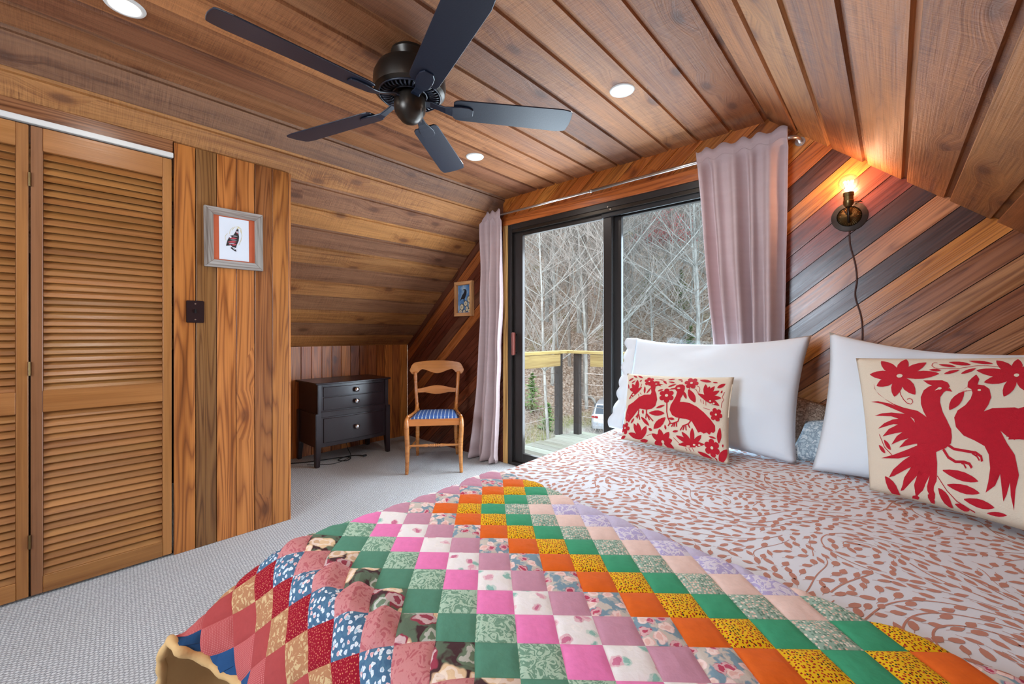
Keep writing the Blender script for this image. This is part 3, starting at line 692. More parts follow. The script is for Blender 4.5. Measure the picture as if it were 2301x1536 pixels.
for a, b, w in (((1262, 505), (1575, 672), 88), ((245, 555), (450, 385), 66), ((962, 1225), (1335, 1215), 82), ((400, 1160), (520, 1165), 44), ((305, 180), (368, 218), 28), ((375, 184), (452, 228), 30), ((312, 228), (236, 268), 30), ((345, 270), (285, 310), 20), ((440, 262), (408, 292), 18), ((915, 248), (818, 268), 26), ((752, 285), (812, 347), 30), ((830, 305), (918, 322), 28),
    ((955, 258), (1022, 270), 26), ((1000, 300), (1025, 285), 22), ((1265, 268), (1435, 302), 52), ((1455, 308), (1530, 316), 22), ((1640, 332), (1530, 402), 56), ((942, 345), (833, 398), 30), ((766, 436), (690, 466), 26), ((1122, 440), (1225, 640), 92), ((492, 375), (500, 495), 30), ((228, 320), (240, 400), 24), ((800, 680), (680, 724), 34), ((580, 790), (800, 800), 78), ((812, 860), (635, 1010), 92),
    ((855, 872), (942, 884), 36), ((462, 840), (575, 968), 46), ((352, 855), (296, 922), 30), ((560, 1000), (606, 1036), 40), ((982, 1042), (900, 1052), 32), ((800, 960), (806, 1024), 28), ((1578, 985), (1542, 1195), 62), ((1642, 1262), (1500, 1442), 96), ((1220, 1312), (1415, 1408), 62), ((98, 1110), (196, 1082), 42), ((1408, 1108), (1512, 1134), 26), ((1608, 440), (1588, 484), 24), ((250, 1052), (365, 1125), 36), ((1600, 1200), (1590, 1240), 22), ((485, 740), (490, 800), 34)): BS.append(petal(a, b, w))
for P in ([(1270, 490), (1285, 430), (1265, 390), (1240, 380)], [(1262, 500), (1230, 440), (1195, 425)], [(1300, 590), (1310, 640)], [(1335, 600), (1345, 660)], [(1375, 610), (1380, 680)], [(1640, 460), (1610, 540), (1635, 580), (1610, 620), (1600, 700)], [(1340, 715), (1440, 740)], [(440, 330), (430, 385)], [(405, 500), (420, 540)], [(430, 480), (455, 510)], [(900, 1130), (930, 1160), (980, 1215)], [(1050, 1265), (1060, 1300)], [(1100, 1270), (1115, 1310)], [(1150, 1265), (1165, 1310)], [(640, 260), (760, 250)], [(700, 262), (800, 300)], [(520, 1100), (590, 1080)]): BS.append(stroke(P, 7))
CS += [ell(985, 420, 22, 12), ell(660, 345, 15, 9), ell(1440, 612, 15, 12), ell(1492, 645, 15, 12), ell(1460, 655, 12, 10), ell(325, 500, 18, 14), ell(290, 530, 12, 10), ell(322, 540, 10, 8), ell(1190, 1228, 18, 12), ell(1262, 1230, 18, 12), ell(1220, 1252, 14, 9), ell(1100, 1245, 30, 9)]
fS, _ = pillow_fn((-1.085, 2.065, .582), (-.522, 1.975, .582), (-1.125, 2.215, .925), (-.560, 2.190, .945), .13, 21, .05, .004, .42, 0)
cs_ = pillow('cushion', fS, M_NAT, 44, 34, 'small natural cotton cushion covered in red birds, flowers and insects, leaning on the left pillow', 'cushion')
inlay('embroidery', BS, HS, fS, M_REDT, cs_, .0016, .035); inlay('eye_and_flower_centres', CS, HS, fS, M_NAT, cs_, .0030)['kind'] = 'stuff'
zp = MB().tube([fS(.996, v/10, 1)+Vector((.004, -.002, 0)) for v in range(5, 10)], .0025, 6).out('zipper', M_NAT, cs_)

# ================================================================== QUILT
# Half-patch lattice of the draped cloth. One row per lattice row: row, first column, last column, then for each
# column either 0 (lies flat on the bed) or x, y, z of the draped node in half millimetres.
QA = [[-1.098917, 0.941145], [0.057171, 0.049158], [0.054465, -0.053658]]
CLOTH = [
(-19,-9,-8,[-2825,2482,30,-2764,2526,30]),
(-18,-10,-7,[-2837,2380,30,-2776,2423,30,-2715,2468,30,-2653,2512,30]),
(-17,-11,-6,[-2850,2277,30,-2788,2321,30,-2727,2365,30,-2665,2409,30,-2603,2453,30,-2544,2495,53]),
(-16,-12,-5,[-2862,2175,30,-2801,2219,30,-2739,2262,30,-2678,2306,30,-2616,2350,30,-2557,2395,52,-2514,2440,97,-2494,2486,156]),
(-15,-13,-4,[-2874,2074,30,-2813,2117,30,-2751,2160,30,-2690,2203,30,-2628,2247,30,-2568,2292,49,-2522,2338,91,-2496,2384,147,-2494,2430,209,-2494,2474,271]),
(-14,-14,-3,[-2886,1973,30,-2824,2016,30,-2763,2059,30,-2701,2102,30,-2639,2145,30,-2578,2189,46,-2530,2235,86,-2499,2281,140,-2494,2328,200,-2494,2373,262,-2494,2417,324,-2494,2460,386]),
(-13,-15,-2,[-2899,1874,30,-2836,1916,30,-2774,1958,30,-2713,2001,30,-2650,2044,30,-2589,2087,44,-2539,2132,82,-2505,2179,134,-2494,2225,194,-2494,2272,254,-2494,2316,316,-2494,2361,378,-2494,2405,440,-2494,2448,503]),
(-12,-16,0,[-2911,1775,30,-2848,1816,30,-2786,1858,30,-2724,1900,30,-2662,1943,30,-2600,1986,42,-2549,2031,79,-2512,2076,129,-2494,2123,188,-2494,2170,248,-2494,2216,309,-2494,2261,371,-2494,2305,433,-2494,2350,496,-2494,2395,559,-2494,2439,623,-2494,2483,687]),
(-11,-17,1,[-2924,1677,30,-2861,1717,30,-2799,1758,30,-2736,1800,30,-2673,1842,30,-2611,1885,42,-2559,1929,77,-2520,1975,126,-2499,2021,183,-2494,2068,243,-2494,2115,304,-2494,2160,365,-2494,2206,427,-2494,2251,489,-2494,2296,552,-2494,2341,616,-2494,2385,680,-2494,2430,743,-2494,2475,806]),
(-10,-18,2,[-2938,1579,30,-2874,1619,30,-2812,1659,30,-2749,1701,30,-2686,1742,30,-2623,1784,41,-2570,1828,76,-2530,1873,123,-2507,1920,180,-2499,1967,239,-2496,2014,300,-2495,2060,361,-2494,2106,422,-2494,2152,484,-2494,2197,547,-2494,2243,611,-2494,2288,674,-2494,2333,738,-2494,2379,802,-2494,2426,866,-2494,2471,929]),
(-9,-19,3,[-2952,1481,30,-2889,1521,30,-2825,1561,30,-2762,1601,30,-2699,1642,30,-2635,1684,41,-2582,1727,74,-2540,1772,121,-2515,1819,177,-2506,1866,236,-2501,1913,296,-2498,1960,357,-2496,2006,418,-2495,2053,481,-2495,2099,543,-2494,2145,606,-2494,2190,670,-2494,2236,734,-2494,2282,799,-2494,2329,863,-2494,2376,928,-2494,2424,991,-2494,2470,1055]),
(-8,-20,4,[-2967,1383,30,-2903,1423,30,-2840,1463,30,-2776,1503,30,-2712,1543,30,-2649,1584,41,-2594,1627,74,-2552,1671,120,-2525,1718,175,-2514,1765,234,-2508,1813,294,-2503,1860,354,-2499,1907,415,-2497,1953,477,-2496,2000,540,-2495,2046,603,-2494,2093,667,-2494,2139,731,-2494,2186,796,-2494,2233,861,-2494,2280,926,-2494,2328,991,-2494,2377,1056,-2486,2425,1121,-2445,2469,1174]),
(-7,-21,5,[-2983,1285,30,-2919,1325,30,-2855,1364,30,-2791,1404,30,-2727,1444,30,-2663,1484,41,-2607,1527,73,-2564,1571,119,-2536,1617,174,-2523,1664,232,-2515,1712,292,-2509,1759,352,-2504,1807,413,-2501,1854,474,-2498,1901,537,-2497,1947,600,-2495,1994,664,-2495,2041,728,-2494,2088,793,-2494,2136,858,-2494,2184,923,-2494,2232,989,-2494,2281,1055,-2485,2330,1122,-2444,2380,1176,-2380,2431,1200,-2315,2479,1200]),
(-6,-22,6,[-2998,1186,30,-2934,1226,30,-2870,1266,30,-2806,1306,30,-2742,1345,30,-2677,1385,40,-2622,1427,73,-2577,1470,118,-2548,1516,172,-2533,1564,231,-2523,1611,290,-2515,1659,350,-2510,1706,411,-2505,1754,472,-2502,1801,534,-2499,1848,597,-2497,1895,661,-2496,1943,725,-2495,1990,790,-2494,2038,855,-2494,2086,920,-2494,2134,987,-2494,2184,1053,-2486,2233,1120,-2444,2284,1175,-2380,2336,1200,-2311,2391,1200,0,0]),
(-5,-23,7,[-3013,1086,30,-2949,1127,30,-2886,1167,30,-2822,1207,30,-2757,1247,30,-2693,1287,40,-2637,1328,73,-2591,1371,117,-2560,1416,171,-2544,1463,229,-2532,1511,288,-2523,1558,348,-2516,1606,409,-2510,1654,470,-2506,1701,532,-2502,1749,595,-2499,1796,658,-2497,1844,722,-2496,1891,787,-2495,1939,852,-2494,1987,917,-2494,2036,983,-2494,2085,1050,-2487,2135,1117,-2447,2185,1173,-2384,2236,1199,-2316,2288,1200,-2251,2342,1200,0,0,0]),
(-4,-24,8,[-3027,985,30,-2964,1027,30,-2901,1068,30,-2838,1109,30,-2773,1149,30,-2708,1188,39,-2652,1229,72,-2606,1271,117,-2574,1316,171,-2556,1363,228,-2543,1410,287,-2532,1458,347,-2523,1506,407,-2516,1553,468,-2510,1601,530,-2506,1649,592,-2502,1696,655,-2499,1744,719,-2497,1792,784,-2496,1840,849,-2495,1888,914,-2494,1937,980,-2494,1986,1047,-2488,2035,1114,-2450,2085,1171,-2387,2135,1199,-2320,2186,1200,-2254,2240,1200,0,0,0,0,0]),
(-3,-25,9,[-3040,883,30,-2978,926,30,-2916,968,30,-2853,1010,30,-2789,1050,30,-2723,1090,38,-2667,1131,71,-2621,1173,116,-2589,1217,170,-2570,1263,228,-2555,1310,286,-2542,1358,346,-2531,1405,406,-2522,1453,466,-2515,1501,528,-2510,1549,590,-2505,1597,653,-2502,1644,717,-2499,1692,781,-2497,1740,846,-2495,1788,911,-2494,1837,977,-2494,1886,1043,-2489,1935,1111,-2452,1984,1169,-2391,2034,1198,-2323,2085,1200,-2257,2137,1200,0,0,0,0,0,0,0]),
(-2,-26,9,[-3053,780,30,-2991,824,30,-2930,867,30,-2867,910,30,-2803,952,30,-2739,992,36,-2682,1033,69,-2637,1074,115,-2605,1118,169,-2586,1164,227,-2569,1211,286,-2554,1258,345,-2542,1305,405,-2531,1353,465,-2522,1401,526,-2515,1448,588,-2509,1496,651,-2505,1544,715,-2501,1592,779,-2498,1640,843,-2496,1688,908,-2495,1737,974,-2494,1785,1040,-2490,1834,1107,-2455,1884,1166,-2394,1934,1198,-2326,1984,1200,-2260,2035,1200,0,0,0,0,0,0,0,0]),
(-1,-27,10,[-3064,677,30,-3003,721,30,-2942,766,30,-2880,809,30,-2817,852,30,-2753,893,34,-2696,934,67,-2652,976,114,-2621,1020,169,-2604,1066,227,-2587,1113,286,-2570,1159,345,-2555,1206,405,-2542,1253,465,-2531,1300,525,-2522,1348,587,-2514,1396,649,-2508,1444,713,-2504,1492,776,-2500,1540,841,-2497,1588,906,-2495,1636,972,-2494,1685,1038,-2491,1734,1104,-2457,1783,1164,-2397,1832,1197,-2330,1882,1200,-2263,1933,1200,0,0,0,0,0,0,0,0,0,0]),
(0,-28,10,[-3075,574,30,-3015,618,30,-2954,663,30,-2893,708,30,-2830,751,30,-2766,794,32,-2710,836,64,-2666,879,111,-2637,923,168,-2622,969,227,-2608,1015,286,-2591,1061,346,-2574,1107,405,-2558,1154,465,-2544,1201,525,-2531,1248,586,-2521,1296,648,-2513,1344,711,-2507,1392,774,-2502,1440,839,-2499,1488,903,-2496,1536,969,-2494,1584,1035,-2491,1633,1102,-2459,1682,1162,-2400,1731,1196,-2333,1781,1200,-2266,1831,1200,0,0,0,0,0,0,0,0,0,0,0]),
(1,-29,11,[-3086,471,30,-3025,515,30,-2965,560,30,-2904,605,30,-2843,650,30,-2779,693,31,-2723,737,62,-2681,780,110,-2653,825,166,-2641,872,226,-2630,919,286,-2616,966,346,-2599,1011,406,-2581,1056,466,-2563,1102,526,-2547,1148,587,-2533,1196,648,-2521,1243,710,-2512,1291,773,-2505,1339,837,-2500,1387,901,-2497,1435,967,-2494,1483,1032,-2492,1532,1099,-2461,1580,1160,-2403,1629,1196,-2335,1679,1200,-2269,1729,1200,0,0,0,0,0,0,0,0,0,0,0,0,0]),
(2,-30,12,[-3098,369,30,-3037,413,30,-2976,457,30,-2915,501,30,-2854,547,30,-2791,591,32,-2736,636,63,-2695,681,110,-2668,728,166,-2658,776,225,-2651,824,285,-2642,871,346,-2628,917,407,-2611,962,468,-2591,1006,529,-2571,1051,589,-2551,1097,649,-2534,1144,710,-2521,1191,772,-2511,1239,835,-2503,1286,899,-2498,1334,964,-2494,1382,1030,-2492,1431,1096,-2463,1479,1158,-2406,1528,1195,-2338,1577,1200,-2272,1627,1200,0,0,0,0,0,0,0,0,0,0,0,0,0,0,0]),
(3,-29,13,[-2987,354,30,-2926,398,30,-2865,443,30,-2803,488,35,-2749,534,65,-2708,581,111,-2684,629,166,-2676,679,225,-2670,728,284,-2663,777,345,-2655,824,406,-2643,870,469,-2627,914,531,-2606,957,592,-2582,1000,652,-2558,1045,712,-2537,1091,772,-2521,1139,834,-2509,1186,898,-2500,1234,962,-2494,1281,1028,-2493,1329,1094,-2465,1378,1156,-2408,1426,1194,-2341,1475,1200,-2274,1524,1200,0,0,0,0,0,0,0,0,0,0,0,0,0,0,0,0,0]),
(4,-28,14,[-2875,341,30,-2814,385,37,-2761,432,69,-2723,480,115,-2700,530,169,-2698,582,226,-2699,634,283,-2694,685,343,-2684,732,404,-2673,778,468,-2661,823,531,-2645,867,595,-2624,909,657,-2597,951,717,-2568,994,776,-2541,1040,835,-2520,1086,897,-2506,1133,961,-2496,1180,1026,-2493,1228,1092,-2467,1276,1154,-2411,1324,1193,-2344,1373,1200,-2277,1422,1200,0,0,0,0,0,0,0,0,0,0,0,0,0,0,0,0,0,0,0]),
(5,-27,15,[-2771,331,72,-2735,378,119,-2716,429,173,-2716,483,228,-2722,538,283,-2725,591,341,-2721,643,401,-2711,691,463,-2697,736,529,-2683,779,595,-2668,822,660,-2646,863,724,-2616,904,784,-2581,945,841,-2545,988,899,-2518,1034,959,-2500,1080,1024,-2493,1127,1089,-2468,1174,1152,-2413,1222,1192,-2346,1271,1200,-2280,1319,1200,0,0,0,0,0,0,0,0,0,0,0,0,0,0,0,0,0,0,0,0,0]),
(6,-26,15,[-2724,328,178,-2724,382,233,-2729,437,287,-2734,491,343,-2738,545,400,-2737,597,461,-2733,648,524,-2721,694,590,-2706,736,659,-2692,778,727,-2672,818,794,-2638,859,853,-2597,899,910,-2549,937,963,-2513,982,1021,-2494,1027,1087,-2469,1072,1150,-2415,1120,1191,-2349,1168,1200,-2282,1217,1200,0,0,0,0,0,0,0,0,0,0,0,0,0,0,0,0,0,0,0,0,0,0]),
(7,-25,16,[-2721,336,294,-2725,390,348,-2730,445,403,-2735,498,461,-2738,550,521,-2742,600,584,-2739,648,651,-2727,692,722,-2714,732,795,-2693,765,869,-2651,809,924,-2602,849,981,-2547,888,1029,-2498,930,1081,-2471,972,1148,-2417,1017,1191,-2351,1065,1200,-2285,1114,1200,0,0,0,0,0,0,0,0,0,0,0,0,0,0,0,0,0,0,0,0,0,0,0,0]),
(8,-24,17,[-2716,344,408,-2719,397,462,-2722,450,519,-2725,501,579,-2729,551,642,-2728,597,709,-2721,639,781,-2716,678,858,-2711,696,950,-2647,758,991,-2599,801,1061,-2524,835,1090,-2477,881,1139,-2419,913,1190,-2352,961,1200,-2287,1011,1200,0,0,0,0,0,0,0,0,0,0,0,0,0,0,0,0,0,0,0,0,0,0,0,0,0,0]),
(9,-23,18,[-2697,350,519,-2697,403,574,-2700,453,632,-2704,500,695,-2705,543,763,-2691,582,832,-2665,629,893,-2633,673,956,-2583,715,1011,-2528,751,1065,-2467,778,1121,-2415,805,1186,-2350,857,1200,-2284,906,1200,0,0,0,0,0,0,0,0,0,0,0,0,0,0,0,0,0,0,0,0,0,0,0,0,0,0,0,0]),
(10,-22,19,[-2659,358,623,-2677,400,683,-2676,449,743,-2667,492,808,-2661,519,886,-2612,582,926,-2565,641,972,-2510,676,1014,-2451,718,1051,-2398,727,1119,-2316,754,1165,-2275,810,1196,-2203,859,1200,-2161,906,1200,0,0,0,0,0,0,0,0,0,0,0,0,0,0,0,0,0,0,0,0,0,0,0,0,0,0,0,0]),
(11,-21,20,[-2640,352,731,-2615,410,770,-2593,470,813,-2579,501,881,-2539,557,917,-2494,606,952,-2441,643,991,-2386,677,1030,-2332,704,1077,-2271,724,1121,-2216,758,1169,-2153,795,1192,-2102,849,1200,-2048,898,1201,0,0,0,0,0,0,0,0,0,0,0,0,0,0,0,0,0,0,0,0,0,0,0,0,0,0,0,0]),
(12,-20,20,[-2581,386,833,-2526,432,824,-2501,487,873,-2472,553,873,-2436,615,898,-2384,654,936,-2323,663,980,-2273,699,1026,-2212,708,1071,-2157,727,1128,-2082,751,1162,-2040,802,1195,-1978,852,1200,-1937,900,1229,0,0,0,0,0,0,0,0,0,0,0,0,0,0,0,0,0,0,0,0,0,0,0,0,0,0,0]),
(13,-19,21,[-2463,394,833,-2431,462,842,-2405,532,843,-2377,604,850,-2326,652,883,-2270,681,928,-2213,702,976,-2155,716,1026,-2100,712,1082,-2042,704,1138,-1987,748,1179,-1931,792,1207,-1877,844,1224,-1824,892,1201,-1772,941,1217,0,0,0,0,0,0,0,0,0,0,0,0,0,0,0,0,0,0,0,0,0,0,0,0,0,0]),
(14,-18,22,[-2412,474,769,-2363,529,778,-2317,578,814,-2266,616,852,-2217,625,911,-2159,654,950,-2106,657,1007,-2045,693,1038,-1988,702,1088,-1931,727,1134,-1867,758,1169,-1817,795,1207,-1755,845,1200,-1710,891,1231,-1659,936,1200,0,0,0,0,0,0,0,0,0,0,0,0,0,0,0,0,0,0,0,0,0,0,0,0,0,0]),
(15,-17,23,[-2313,526,722,-2265,576,756,-2213,612,799,-2161,627,853,-2103,641,900,-2050,651,951,-1989,677,989,-1931,696,1038,-1879,688,1097,-1824,702,1153,-1763,743,1183,-1705,786,1206,-1651,836,1223,-1599,885,1201,-1547,933,1222,0,0,0,0,0,0,0,0,0,0,0,0,0,0,0,0,0,0,0,0,0,0,0,0,0,0]),
(16,-16,24,[-2209,571,704,-2155,591,755,-2111,584,819,-2050,600,861,-2000,604,922,-1938,629,958,-1887,641,1016,-1823,662,1053,-1773,698,1101,-1709,724,1134,-1641,756,1167,-1591,789,1204,-1532,840,1200,-1484,881,1231,-1435,926,1201,0,0,0,0,0,0,0,0,0,0,0,0,0,0,0,0,0,0,0,0,0,0,0,0,0,0]),
(17,-15,24,[-2100,568,708,-2058,550,769,-2001,561,817,-1946,587,862,-1887,605,906,-1833,630,952,-1782,674,988,-1728,704,1033,-1664,716,1072,-1604,723,1117,-1544,746,1158,-1487,779,1193,-1430,822,1214,-1376,872,1201,-1323,921,1200,0,0,0,0,0,0,0,0,0,0,0,0,0,0,0,0,0,0,0,0,0,0,0,0,0]),
(18,-14,25,[-2006,516,724,-1949,549,761,-1897,586,800,-1838,603,844,-1783,627,891,-1728,644,942,-1687,648,1012,-1615,669,1033,-1559,680,1090,-1493,715,1110,-1434,744,1154,-1375,772,1180,-1318,816,1198,-1264,867,1201,-1209,921,1203,0,0,0,0,0,0,0,0,0,0,0,0,0,0,0,0,0,0,0,0,0,0,0,0,0]),
(19,-13,26,[-1901,547,701,-1848,584,740,-1789,600,784,-1734,623,831,-1681,646,881,-1630,652,935,-1566,664,973,-1507,677,1016,-1445,704,1050,-1384,717,1092,-1324,731,1135,-1265,762,1172,-1208,808,1196,-1155,861,1201,-1100,911,1200,0,0,0,0,0,0,0,0,0,0,0,0,0,0,0,0,0,0,0,0,0,0,0,0,0]),
(20,-12,27,[-1803,597,680,-1746,620,724,-1695,652,771,-1636,660,819,-1579,658,867,-1517,668,908,-1456,679,949,-1394,701,988,-1332,708,1031,-1272,716,1076,-1211,726,1125,-1151,759,1170,-1091,813,1197,-1040,856,1200,-987,906,1204,0,0,0,0,0,0,0,0,0,0,0,0,0,0,0,0,0,0,0,0,0,0,0,0,0]),
(21,-11,28,[-1709,655,667,-1649,670,712,-1589,662,756,-1529,662,802,-1467,672,844,-1406,685,885,-1344,700,926,-1282,709,969,-1221,715,1016,-1161,716,1064,-1103,723,1116,-1046,751,1162,-988,792,1190,-933,844,1200,-879,897,1200,0,0,0,0,0,0,0,0,0,0,0,0,0,0,0,0,0,0,0,0,0,0,0,0,0]),
(22,-10,29,[-1601,673,652,-1541,661,696,-1479,667,739,-1418,678,781,-1356,689,823,-1294,701,864,-1232,708,908,-1171,713,954,-1111,715,1003,-1053,716,1053,-995,719,1105,-937,742,1152,-880,784,1186,-824,837,1200,-769,891,1200,0,0,0,0,0,0,0,0,0,0,0,0,0,0,0,0,0,0,0,0,0,0,0,0,0]),
(23,-9,30,[-1492,662,636,-1431,672,678,-1368,682,719,-1306,692,761,-1244,701,803,-1182,708,848,-1121,712,894,-1061,714,942,-1002,715,992,-943,716,1043,-885,717,1095,-828,737,1145,-771,777,1183,-715,831,1200,-658,886,1200,0,0,0,0,0,0,0,0,0,0,0,0,0,0,0,0,0,0,0,0,0,0,0,0,0]),
(24,-8,31,[-1382,676,618,-1319,686,659,-1256,694,700,-1194,702,743,-1132,707,788,-1070,711,834,-1010,713,882,-950,715,931,-892,716,982,-833,716,1033,-775,716,1087,-718,733,1139,-661,772,1179,-605,824,1199,-548,879,1200,-490,932,1200,0,0,0,0,0,0,0,0,0,0,0,0,0,0,0,0,0,0,0,0,0,0,0,0]),
(25,-7,32,[-1269,688,600,-1205,696,641,-1143,702,684,-1081,707,729,-1019,711,775,-959,713,823,-899,714,872,-840,715,922,-781,716,973,-723,716,1026,-665,716,1079,-608,730,1133,-551,766,1175,-494,817,1198,-436,872,1200,-379,926,1200,0,0,0,0,0,0,0,0,0,0,0,0,0,0,0,0,0,0,0,0,0,0,0,0]),
(26,-6,33,[-1154,697,583,-1091,703,626,-1029,707,670,-968,710,717,-907,713,764,-847,714,813,-788,715,863,-729,715,914,-670,716,966,-612,716,1019,-555,716,1073,-497,727,1127,-440,761,1171,-382,811,1196,-325,866,1200,-267,922,1200,0,0,0,0,0,0,0,0,0,0,0,0,0,0,0,0,0,0,0,0,0,0,0,0]),
(27,-5,34,[-1039,703,569,-976,707,613,-915,710,659,-855,712,707,-795,714,755,-735,715,805,-676,715,855,-617,716,907,-559,716,960,-502,716,1013,-444,716,1067,-386,725,1121,-328,756,1167,-271,805,1195,-213,861,1200,-156,917,1200,0,0,0,0,0,0,0,0,0,0,0,0,0,0,0,0,0,0,0,0,0,0,0,0]),
(28,-4,35,[-923,708,558,-862,711,603,-802,712,650,-742,714,698,-682,715,747,-623,715,798,-564,715,849,-506,716,901,-448,716,954,-390,716,1007,-332,716,1061,-275,723,1116,-217,752,1163,-159,800,1193,-102,856,1200,-44,912,1200,0,0,0,0,0,0,0,0,0,0,0,0,0,0,0,0,0,0,0,0,0,0,0,0]),
(29,-3,35,[-808,711,548,-748,713,594,-688,714,642,-629,715,691,-570,715,741,-511,715,791,-453,716,843,-395,716,895,-337,716,948,-279,716,1002,-221,716,1056,-163,721,1111,-106,749,1160,-48,796,1192,10,852,1200,67,908,1200,0,0,0,0,0,0,0,0,0,0,0,0,0,0,0,0,0,0,0,0,0,0,0]),
(30,-2,36,[-694,713,539,-635,714,587,-575,715,635,-516,715,684,-458,715,735,-399,716,786,-341,716,837,-283,716,890,-225,716,943,-167,716,996,-109,716,1050,-52,720,1106,6,745,1156,64,791,1190,121,847,1200,179,903,1200,0,0,0,0,0,0,0,0,0,0,0,0,0,0,0,0,0,0,0,0,0,0,0]),
(31,-1,37,[-580,714,532,-521,715,580,-463,715,629,-404,716,678,-346,716,729,-288,716,780,-230,716,832,-172,716,884,-114,716,937,-56,716,991,2,716,1045,60,718,1101,117,742,1152,175,787,1188,233,842,1200,290,899,1200,0,0,0,0,0,0,0,0,0,0,0,0,0,0,0,0,0,0,0,0,0,0,0]),
(32,0,36,[-467,715,525,-409,715,574,-350,716,623,-292,716,673,-234,716,723,-176,716,775,-118,716,827,-60,716,879,-2,716,932,56,716,986,113,716,1040,171,718,1096,229,739,1148,286,782,1186,344,838,1200,402,894,1200,0,0,0,0,0,0,0,0,0,0,0,0,0,0,0,0,0,0,0,0,0]),
(33,1,35,[-354,715,519,-296,716,568,-238,716,617,-180,716,667,-122,716,718,-64,716,769,-7,716,821,51,716,874,109,716,927,167,716,981,225,716,1035,282,717,1091,340,736,1144,398,778,1183,455,833,1200,513,889,1200,0,0,0,0,0,0,0,0,0,0,0,0,0,0,0,0,0,0,0]),
(34,2,34,[-242,716,514,-184,716,562,-126,716,612,-69,716,662,-11,716,713,47,716,764,105,716,816,162,716,869,220,716,922,278,716,976,336,716,1030,393,716,1086,451,733,1139,509,773,1181,566,828,1199,624,884,1200,0,0,0,0,0,0,0,0,0,0,0,0,0,0,0,0,0]),
(35,3,33,[-130,716,508,-73,716,557,-15,716,606,43,716,657,100,716,707,158,716,759,216,716,811,273,716,864,331,716,917,389,716,971,446,716,1025,504,716,1080,561,731,1135,619,769,1177,677,822,1199,734,877,1200,794,931,1200,0,0,0,0,0,0,0,0,0,0,0,0,0,0]),
(36,4,32,[-19,716,502,39,716,551,96,716,601,154,716,651,211,716,702,269,716,754,327,716,806,384,716,858,442,716,911,499,716,965,557,716,1020,614,716,1074,672,728,1129,730,764,1174,787,815,1197,846,870,1200,905,926,1200,0,0,0,0,0,0,0,0,0,0,0,0]),
(37,5,31,[92,716,497,150,716,546,207,716,596,265,716,646,322,716,697,380,716,748,437,716,800,495,716,853,552,716,906,610,716,960,667,716,1014,725,716,1069,782,725,1124,840,759,1169,899,809,1196,957,865,1200,1016,921,1200,0,0,0,0,0,0,0,0,0,0]),
(38,6,30,[203,716,491,261,716,540,318,716,590,376,716,640,433,716,691,490,716,742,548,716,794,605,716,847,663,716,900,720,716,954,778,716,1008,835,716,1063,893,723,1118,951,754,1165,1009,803,1195,1068,860,1200,1127,917,1200,0,0,0,0,0,0,0,0]),
(39,7,29,[314,716,485,371,716,535,429,716,584,486,716,634,543,715,685,601,715,737,658,715,788,715,716,841,773,716,894,830,716,948,888,716,1002,946,716,1057,1003,721,1112,1061,750,1162,1120,799,1193,1178,856,1200,1237,912,1200,0,0,0,0,0,0]),
(40,8,28,[425,715,480,482,716,529,539,715,578,596,714,629,654,715,679,711,715,731,768,715,782,825,716,835,883,716,888,940,716,942,998,716,996,1055,716,1051,1113,720,1107,1171,747,1158,1229,794,1191,1288,851,1200,1348,908,1200,0,0,0,0]),
(41,9,27,[535,716,474,592,712,523,649,713,572,706,715,622,764,715,673,821,715,724,878,716,776,935,716,829,992,716,882,1049,716,936,1107,716,990,1164,716,1045,1222,719,1101,1279,743,1153,1338,789,1189,1397,846,1200,1458,902,1200,0,0]),
(42,10,26,[645,705,468,702,714,517,759,715,566,816,715,616,874,715,667,930,716,718,987,716,770,1044,716,823,1101,716,876,1158,716,930,1215,716,985,1272,716,1039,1329,717,1095,1386,739,1148,1443,782,1186,1502,837,1200,1559,891,1200]),
(43,11,25,[755,716,461,812,714,510,869,714,560,926,715,610,983,716,660,1040,716,712,1096,716,764,1153,716,817,1209,716,870,1266,716,924,1322,716,979,1379,716,1033,1435,717,1088,1491,735,1141,1545,774,1181]),
(44,12,24,[865,709,455,922,715,504,979,716,553,1036,716,603,1093,716,654,1149,716,706,1205,716,758,1261,716,811,1317,716,865,1373,716,919,1429,716,972,1486,716,1026,1540,716,1081]),
(45,13,23,[975,716,448,1032,716,498,1089,716,547,1146,716,598,1202,716,649,1258,716,701,1313,716,754,1369,716,807,1425,716,860,1481,716,913,1535,716,967]),
(46,14,22,[1086,716,443,1143,716,492,1200,716,542,1256,716,593,1311,716,645,1367,716,697,1422,716,750,1478,716,803,1532,716,856]),
(47,15,21,[1197,716,438,1254,716,488,1310,716,538,1366,716,590,1421,716,642,1476,716,695,1531,716,747]),
(48,16,20,[1309,716,435,1366,716,485,1421,716,537,1476,716,589,1531,716,642]),
]
QN = {}
for r_, c0_, c1_, D_ in CLOTH:
    i_ = 0
    for c_ in range(c0_, c1_+1):
        if D_[i_] == 0:
            QN[(c_, r_)] = Vector((QA[0][0]+QA[1][0]*c_/2+QA[2][0]*r_/2, QA[0][1]+QA[1][1]*c_/2+QA[2][1]*r_/2, .6)); i_ += 1
        else: QN[(c_, r_)] = Vector(D_[i_:i_+3])/2000.; i_ += 3
def flatY(c, r): return QA[0][1]+QA[1][1]*c+QA[2][1]*r
def flatX(c, r): return QA[0][0]+QA[1][0]*c+QA[2][0]*r
def foldY(x): return float(np.interp(x, [-1.9, -1.14, -.9, -.78, -.61, .15, 1.2], [1.21, 1.2, 1.185, 1.15, 1.127, 1.03, .95]))
def qnorm(ci, ri):
    a = QN.get((ci+1, ri)) or QN.get((ci, ri)); b = QN.get((ci-1, ri)) or QN.get((ci, ri)); c = QN.get((ci, ri+1)) or QN.get((ci, ri)); d = QN.get((ci, ri-1)) or QN.get((ci, ri))
    n = (a-b).cross(d-c); return n.normalized() if n.length > 1e-9 else Vector((0, 0, 1))
